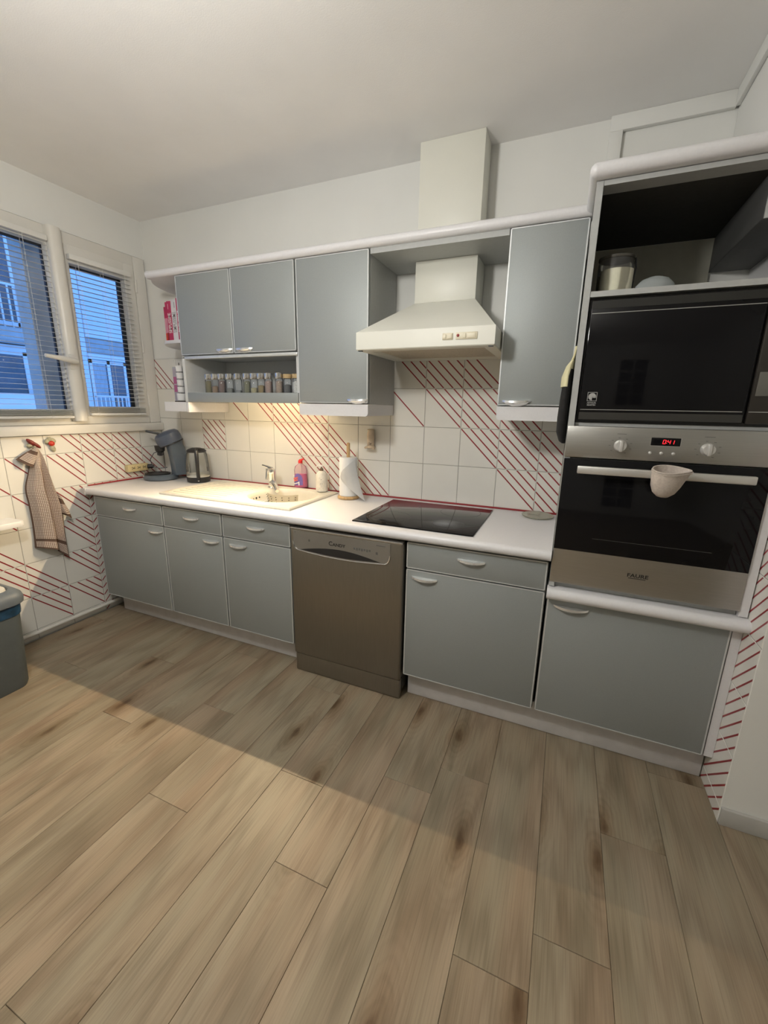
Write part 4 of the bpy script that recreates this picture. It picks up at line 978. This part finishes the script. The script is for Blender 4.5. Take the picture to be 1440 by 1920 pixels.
bm = nb(); B(bm, .470, .560, -.265, -.205, Z3, Z3 + .006, .002); tube(bm, [(.556, -.235, Z3 + .005), (.556, -.235, Z3 + .27)], .004, 8); tube(bm, [(.474, -.21, Z3 + .005), (.474, -.21, Z3 + .24)], .0025, 8); obj('stand', bm, mat('dark_bronze', (.07, .05, .035), .35, metal=.6, var=.1), pd)
for k in range(4): obj('capsule', lathe(nb(), [(.014, .0), (.019, .004), (.021, .034), (.015, .038)], .505, -.238, 16, z0=Z3 + .056 + .042 * k), WHITEP, pd)
obj('cup', lathe(nb(), [(.020, .0062), (.026, .01), (.028, .052), (.026, .052), (.024, .012)], .505, -.238, 20, z0=Z3, cap=False), WHITEP, pd)

# ------------------------------------------------------------------ things in and on the tower
ZSH = 1.7595
sj = thing('storage_jar', 'glass storage jar of white sugar on the shelf above the microwave', 'jar', (2.865, -.49, ZSH))
obj('glass', lathe(nb(), [(.050, .0003), (.054, .003), (.055, .105), (.052, .118)], 2.865, -.49, 32, z0=ZSH, sy=.9), CLEAR, sj)
obj('sugar', lathe(nb(), [(.049, .004), (.051, .006), (.051, .086), (.035, .090)], 2.87, -.49, 28, z0=ZSH, sy=.9), mat('white_sugar', (.80, .77, .62), .9, var=.03, vscale=90), sj)
bm = nb(); lathe(bm, [(.053, .117), (.056, .119), (.056, .126), (.02, .132)], 2.865, -.49, 32, z0=ZSH, sy=.9); obj('lid', bm, glass('dark_lid_glass', (.45, .42, .36), .05, 1.5, haze=.15), sj)
tube_bm = tube(nb(), [(2.922, -.49, ZSH + .02), (2.926, -.49, ZSH + .09), (2.922, -.49, ZSH + .122)], .003, 6); obj('clip', tube_bm, BLACK, sj)
dm = thing('glass_dome', 'upturned frosted glass bowl beside the sugar jar', 'bowl', (2.985, -.52, ZSH))
obj('bowl', lathe(nb(), [(.060, .0003), (.062, .003), (.055, .024), (.040, .040), (.020, .048), (.001, .050)], 2.985, -.52, 32, z0=ZSH, cap=False), glass('frosted_glass', (.75, .80, .80), .1, 1.4, haze=.35), dm)
obj('rim', lathe(nb(), [(.060, .0003), (.064, .002), (.064, .006), (.060, .007)], 2.985, -.52, 32, z0=ZSH, cap=False), glass('rim_glass', (.8, .85, .78), .05, 1.5, haze=.3), dm)
lk = thing('small_jug', 'little shiny jug at the right end of the tower shelf', 'jug', (3.325, -.54, ZSH))
obj('body', lathe(nb(), [(.022, .0003), (.028, .006), (.030, .05), (.022, .075), (.024, .09), (.022, .09)], 3.325, -.54, 20, z0=ZSH), mat('amber_glaze', (.30, .22, .12), .15, var=.1), lk)
obj('handle', tube(nb(), [(3.302, -.555, ZSH + .08), (3.280, -.57, ZSH + .06), (3.284, -.565, ZSH + .03), (3.298, -.555, ZSH + .02)], .004, 8), CHROME, lk)
# oven glove hanging on the left side of the tower
gv_ = thing('oven_glove', 'black oven glove with pale yellow cuff hanging on the tower side', 'oven glove', (2.745, -.50, 1.26))
def glove(bm, z0, z1, prof, y0=-.575, xo=2.7725):
    secs = []
    for k, (u, wy, wx, yc) in enumerate(prof):
        z = z0 + (z1 - z0) * u; n = 18
        secs.append([bm.verts.new((xo - wx - .0008 + wx * math.cos(2 * PI * i / n), yc + wy * math.sin(2 * PI * i / n), z)) for i in range(n)])
    for a, b in zip(secs, secs[1:]):
        for i in range(len(a)): bm.faces.new((a[i], a[(i + 1) % len(a)], b[(i + 1) % len(a)], b[i]))
    bm.faces.new(secs[0]); bm.faces.new(secs[-1]); return bm
GLOV = mat('black_quilt', (.012, .012, .012), .95, var=.3, vscale=40, bump=.6, bscale=90)
obj('glove', glove(nb(), 1.262, 1.52, [(0, .018, .007, -.575), (.03, .034, .012, -.570), (.15, .055, .018, -.555), (.35, .068, .019, -.540), (.6, .072, .018, -.535), (.85, .068, .016, -.535), (1, .060, .011, -.540)]), GLOV, gv_, angle=70)
obj('thumb', glove(nb(), 1.30, 1.40, [(0, .010, .006, -.485), (.15, .022, .012, -.482), (.5, .028, .014, -.486), (1, .03, .012, -.50)], xo=2.764), GLOV, gv_, angle=70)
YCUFF = mat('yellow_cuff', (.70, .66, .42), .9, var=.05, vscale=60, bump=.3, bscale=120)
obj('cuff', glove(nb(), 1.46, 1.548, [(0, .076, .0195, -.530), (.4, .074, .0195, -.530), (.8, .060, .014, -.545), (1, .030, .007, -.575)]), YCUFF, gv_, angle=70)
obj('loop', tube(nb(), [(2.760, -.59, 1.54), (2.768, -.600, 1.565), (2.7705, -.606, 1.59), (2.769, -.594, 1.57), (2.764, -.582, 1.545)], .004, 6), YCUFF, gv_)
# two nested measuring cups hooked over the oven handle
CUPM = mat('speckled_beige_plastic', (.60, .53, .47), .55, var=.10, vscale=160)
def cup(label, cx, cy, z0, s):
    t = thing('measuring_cup', label, 'measuring cup', (cx, cy, z0), 'nested measuring cups')
    pr = [(.006, .0), (.020, .004), (.034, .018), (.043, .042), (.0465, .072), (.0475, .094), (.050, .0945), (.050, .099), (.0465, .0985), (.0455, .072), (.041, .042), (.032, .02), (.018, .007), (.001, .005)]
    bm = nb()
    rings = []; n = 40
    for r, z in pr:
        hgt = z / .099
        rings.append([bm.verts.new((cx + s * r * math.cos(a) * (1 + (.42 * hgt ** 2 * max(0, math.cos(a)) ** 5)), cy + s * .80 * r * math.sin(a), z0 + s * z)) for a in [2 * PI * k / n for k in range(n)]])
    for a, b in zip(rings, rings[1:]):
        for k in range(n): bm.faces.new((a[k], a[(k + 1) % n], b[(k + 1) % n], b[k]))
    bm.faces.new(rings[0])
    bmesh.ops.rotate(bm, cent=(cx, cy + .04, z0 + .09 * s), matrix=Matrix.Rotation(R(16), 3, 'X'), verts=bm.verts[:])
    obj('bowl', bm, CUPM, t, angle=50)
    return t
cup('outer speckled beige measuring cup hooked on the oven handle', 3.080, -.7065, 1.119, .93)
cup('inner speckled beige measuring cup nested in the outer one', 3.080, -.7065, 1.128, .885)

# ------------------------------------------------------------------ left wall: hooks, towel, pipe, bin, table
hk1 = thing('wall_hook', 'dark red chilli-shaped wall hook holding the towel', 'hook', (.0, -.855, 1.12), 'ceramic wall hooks')
CHI = mat('chilli_red', (.20, .025, .02), .35, var=.25, vscale=60); STON = mat('stone_green', (.42, .40, .28), .5, var=.2, vscale=60)
bm = nb(); rt = Matrix.Rotation(R(-42), 3, 'X')
ball(bm, (.020, -.858, 1.152), .013, .034, .012, rt); ball(bm, (.024, -.842, 1.140), .012, .030, .010, rt); obj('chilli', bm, CHI, hk1)
bm = nb(); ball(bm, (.012, -.866, 1.138), .011, .018, .012); tube(bm, [(.001, -.858, 1.128), (.03, -.856, 1.122), (.036, -.855, 1.134)], .005, 8); obj('backing', bm, STON, hk1)
hk2 = thing('wall_hook', 'empty wall hook with red centre and pale leaves', 'hook', (.0, -.757, 1.10), 'ceramic wall hooks')
bm = nb(); ball(bm, (.010, -.776, 1.155), .009, .016, .013, Matrix.Rotation(R(35), 3, 'X')); ball(bm, (.010, -.746, 1.158), .009, .018, .014, Matrix.Rotation(R(-35), 3, 'X')); ball(bm, (.010, -.761, 1.166), .009, .012, .013); ball(bm, (.011, -.752, 1.112), .010, .014, .020, Matrix.Rotation(R(25), 3, 'X')); obj('leaves', bm, STON, hk2)
obj('centre', ball(nb(), (.017, -.758, 1.142), .011, .017, .015), mat('bright_red', (.55, .04, .02), .3, var=.1, vscale=50), hk2)

def towel_mat():
    m = bpy.data.materials.new('checked_towel'); m.use_nodes = True; n = m.node_tree.nodes; l = m.node_tree.links; p = n['Principled BSDF']
    uv = n.new('ShaderNodeUVMap'); sep = n.new('ShaderNodeSeparateXYZ'); l.new(uv.outputs['UV'], sep.inputs[0])
    def band(src, freq, wd):
        a = n.new('ShaderNodeMath'); a.operation = 'MULTIPLY'; a.inputs[1].default_value = freq; l.new(src, a.inputs[0])
        b = n.new('ShaderNodeMath'); b.operation = 'FRACT'; l.new(a.outputs[0], b.inputs[0])
        c = n.new('ShaderNodeMath'); c.operation = 'LESS_THAN'; c.inputs[1].default_value = wd; l.new(b.outputs[0], c.inputs[0]); return c.outputs[0]
    gx = band(sep.outputs[0], 105, .36); gy = band(sep.outputs[1], 105, .36)
    mx = n.new('ShaderNodeMath'); mx.operation = 'MAXIMUM'; l.new(gx, mx.inputs[0]); l.new(gy, mx.inputs[1])
    c1 = n.new('ShaderNodeMix'); c1.data_type = 'RGBA'; l.new(mx.outputs[0], c1.inputs[0]); c1.inputs[6].default_value = (.74, .66, .57, 1); c1.inputs[7].default_value = (.22, .145, .12, 1)
    def rng(src, a0, a1):
        a = n.new('ShaderNodeMath'); a.operation = 'GREATER_THAN'; a.inputs[1].default_value = a0; l.new(src, a.inputs[0])
        b = n.new('ShaderNodeMath'); b.operation = 'LESS_THAN'; b.inputs[1].default_value = a1; l.new(src, b.inputs[0])
        c = n.new('ShaderNodeMath'); c.operation = 'MULTIPLY'; l.new(a.outputs[0], c.inputs[0]); l.new(b.outputs[0], c.inputs[1]); return c.outputs[0]
    b1 = rng(sep.outputs[1], .08, .10); b2 = rng(sep.outputs[1], -1, .022)
    s = n.new('ShaderNodeMath'); s.operation = 'MAXIMUM'; l.new(b1, s.inputs[0]); l.new(b2, s.inputs[1])
    b3 = rng(sep.outputs[0], -1, .010); s2 = n.new('ShaderNodeMath'); s2.operation = 'MAXIMUM'; l.new(s.outputs[0], s2.inputs[0]); l.new(b3, s2.inputs[1])
    c2 = n.new('ShaderNodeMix'); c2.data_type = 'RGBA'; l.new(s2.outputs[0], c2.inputs[0]); l.new(c1.outputs[2], c2.inputs[6]); c2.inputs[7].default_value = (.13, .085, .065, 1)
    l.new(c2.outputs[2], p.inputs['Base Color']); p.inputs['Roughness'].default_value = .95; p.inputs['Specular IOR Level'].default_value = .1
    return m
TOW = towel_mat()
tw_ = thing('dish_towel', 'brown checked dish towel hanging from the chilli hook', 'towel', (.04, -.85, .40))
def sheet(name, rows, nu, thick=.0016, vlen=.72, ulen=.34):
    """rows: list of polylines (x, y, z) from top to bottom, resampled to nu points; uv in metres"""
    bm = nb(); uvl = bm.loops.layers.uv.new('UVMap'); grid = []
    def resample(pl, n):
        d = [0.0]
        for a, b in zip(pl, pl[1:]): d.append(d[-1] + (Vector(b) - Vector(a)).length)
        out = []
        for k in range(n + 1):
            s = d[-1] * k / n
            for i in range(len(pl) - 1):
                if s <= d[i + 1] + 1e-9:
                    t = 0 if d[i + 1] == d[i] else (s - d[i]) / (d[i + 1] - d[i]); out.append(Vector(pl[i]).lerp(Vector(pl[i + 1]), t)); break
        return out
    rs = [resample(r, nu) for r in rows]
    dense = []
    M_ = len(rs) - 1; SUB = 5
    for k in range(M_ * SUB + 1):
        f = k / SUB; i = min(int(f), M_ - 1); t = f - i
        p0, p1, p2, p3 = rs[max(i - 1, 0)], rs[i], rs[i + 1], rs[min(i + 2, M_)]
        dense.append([.5 * ((2 * b) + (-a + c) * t + (2 * a - 5 * b + 4 * c - d_) * t * t + (-a + 3 * b - 3 * c + d_) * t ** 3) for a, b, c, d_ in zip(p0, p1, p2, p3)])
    grid = [[bm.verts.new(p) for p in row] for row in dense]
    uvs = {}
    for j, row in enumerate(grid):
        for i, v in enumerate(row): uvs[v] = (ulen * i / nu, vlen * (1 - j / (len(grid) - 1)))
    for a, b in zip(grid, grid[1:]):
        for i in range(nu):
            f = bm.faces.new((a[i], a[i + 1], b[i + 1], b[i]))
            for lp in f.loops: lp[uvl].uv = uvs[lp.vert]
    return obj(name, bm, TOW, tw_, angle=80)
sheet('cloth', [
    [(.030, -.862, 1.125), (.040, -.852, 1.128), (.040, -.844, 1.126), (.028, -.836, 1.118)],
    [(.020, -.880, 1.065), (.050, -.870, 1.07), (.052, -.850, 1.07), (.030, -.835, 1.065), (.042, -.822, 1.06), (.020, -.812, 1.055)],
    [(.012, -.902, .985), (.052, -.885, .985), (.070, -.862, .985), (.012, -.838, .98), (.046, -.812, .975), (.016, -.795, .965)],
    [(.010, -.928, .90), (.056, -.905, .90), (.080, -.868, .90), (.008, -.838, .89), (.050, -.802, .885), (.014, -.778, .87)],
    [(.010, -.926, .80), (.058, -.905, .80), (.086, -.862, .80), (.008, -.835, .79), (.056, -.79, .785), (.020, -.76, .77)],
    [(.010, -.926, .70), (.060, -.90, .70), (.088, -.858, .70), (.008, -.828, .69), (.052, -.79, .67), (.016, -.765, .655)],
    [(.010, -.930, .61), (.060, -.905, .61), (.090, -.858, .60), (.010, -.825, .585), (.054, -.79, .56), (.016, -.768, .54)],
    [(.012, -.935, .555), (.062, -.91, .55), (.090, -.858, .53), (.012, -.822, .50), (.056, -.79, .46), (.016, -.766, .42)]], 40)
sheet('cloth_flap', [[(.036, -.862, 1.125), (.050, -.856, 1.12), (.052, -.848, 1.118)], [(.028, -.895, 1.105), (.056, -.876, 1.09), (.056, -.862, 1.085)], [(.020, -.925, 1.085), (.058, -.900, 1.06), (.056, -.878, 1.05)], [(.016, -.948, 1.068), (.060, -.92, 1.035), (.056, -.892, 1.022)]], 12, vlen=.12, ulen=.12)
sheet('cloth_corner', [[(.030, -.790, .86), (.055, -.785, .85), (.040, -.772, .84)], [(.028, -.792, .80), (.064, -.780, .79), (.044, -.755, .78)], [(.030, -.795, .755), (.070, -.775, .745), (.050, -.745, .745)], [(.034, -.780, .725), (.066, -.76, .71), (.048, -.732, .685)]], 12, vlen=.12, ulen=.1)
# heating pipe
pp = thing('heating_pipe', 'white heating pipe running along the foot of the window wall', 'pipe', (.03, -1.5, .045))
obj('pipe', tube(nb(), [(.030, -2.7, .052), (.030, -.500, .052)], .0105, 12), PVC, pp)
for yy in (-.62, -1.5, -2.4): obj('clip', B(nb(), .0006, .032, yy - .006, yy + .006, .046, .0605, .002), WHITEP, pp)
# waste bin
bn = thing('waste_bin', 'grey plastic swing-lid bin with a blue bag at the left edge', 'bin', (.283, -1.44, 0))
BING = mat('bin_grey', (.085, .10, .105), .55, var=.05, vscale=30); BINL = mat('bin_lid_grey', (.115, .135, .155), .5, var=.05, vscale=30)
def rr(cx, cy, a, b, r, n=6):
    out = []
    for sx, sy, s in ((1, 1, 0), (-1, 1, 90), (-1, -1, 180), (1, -1, 270)):
        out += [(cx + sx * (a - r) + r * math.cos(R(s + 90 * k / n)), cy + sy * (b - r) + r * math.sin(R(s + 90 * k / n))) for k in range(n + 1)]
    return out
def loft(bm, secs, cap0=True, cap1=True, mi=0):
    vr = [[bm.verts.new((x, y, z)) for x, y in pl] for pl, z in secs]
    for a, b in zip(vr, vr[1:]):
        for k in range(len(a)): bm.faces.new((a[k], a[(k + 1) % len(a)], b[(k + 1) % len(a)], b[k])).material_index = mi
    if cap0: bm.faces.new(vr[0])
    if cap1: bm.faces.new(vr[-1])
    return bm
BX, BY = .283, -1.44
obj('body', loft(nb(), [(rr(BX, BY, .150, .180, .05), .001), (rr(BX, BY, .156, .187, .055), .02), (rr(BX, BY, .172, .205, .06), .44)], True, False), BING, bn)
obj('bag', loft(nb(), [(rr(BX, BY, .1735, .2065, .06), .385), (rr(BX, BY, .176, .209, .062), .40), (rr(BX, BY, .177, .210, .062), .445)], False, False), mat('blue_bag', (.015, .05, .10), .25, var=.4, vscale=30, bump=.8, bscale=25), bn)
obj('lid_rim', loft(nb(), [(rr(BX, BY, .178, .212, .062), .435), (rr(BX, BY, .188, .222, .066), .442), (rr(BX, BY, .190, .224, .066), .465), (rr(BX, BY, .184, .218, .064), .486), (rr(BX, BY, .168, .202, .06), .502), (rr(BX, BY, .148, .182, .055), .508), (rr(BX, BY, .143, .177, .05), .500)], False, False), BINL, bn)
obj('swing_flap', loft(nb(), [(rr(BX, BY, .1425, .1765, .05), .495), (rr(BX, BY, .139, .173, .05), .512), (rr(BX, BY, .10, .13, .045), .528), (rr(BX, BY, .03, .05, .02), .534)], True, True), mat('flap_white', (.62, .60, .55), .45, var=.05), bn)
# folding table at the very left
tb = thing('wall_table', 'corner of a white wall-mounted table at the left edge', 'table', (.1, -1.4, .74))
obj('table_top', loft(nb(), [(rr(.076, -1.32, .074, .295, .02), .728), (rr(.076, -1.32, .075, .297, .022), .732), (rr(.076, -1.32, .075, .297, .022), .752), (rr(.076, -1.32, .073, .295, .02), .756)]), WHITEP, tb)
obj('bracket', prism(nb(), [(.002, .728), (.10, .728), (.002, .60)], 'y', -1.50, -1.48), PVC, tb)
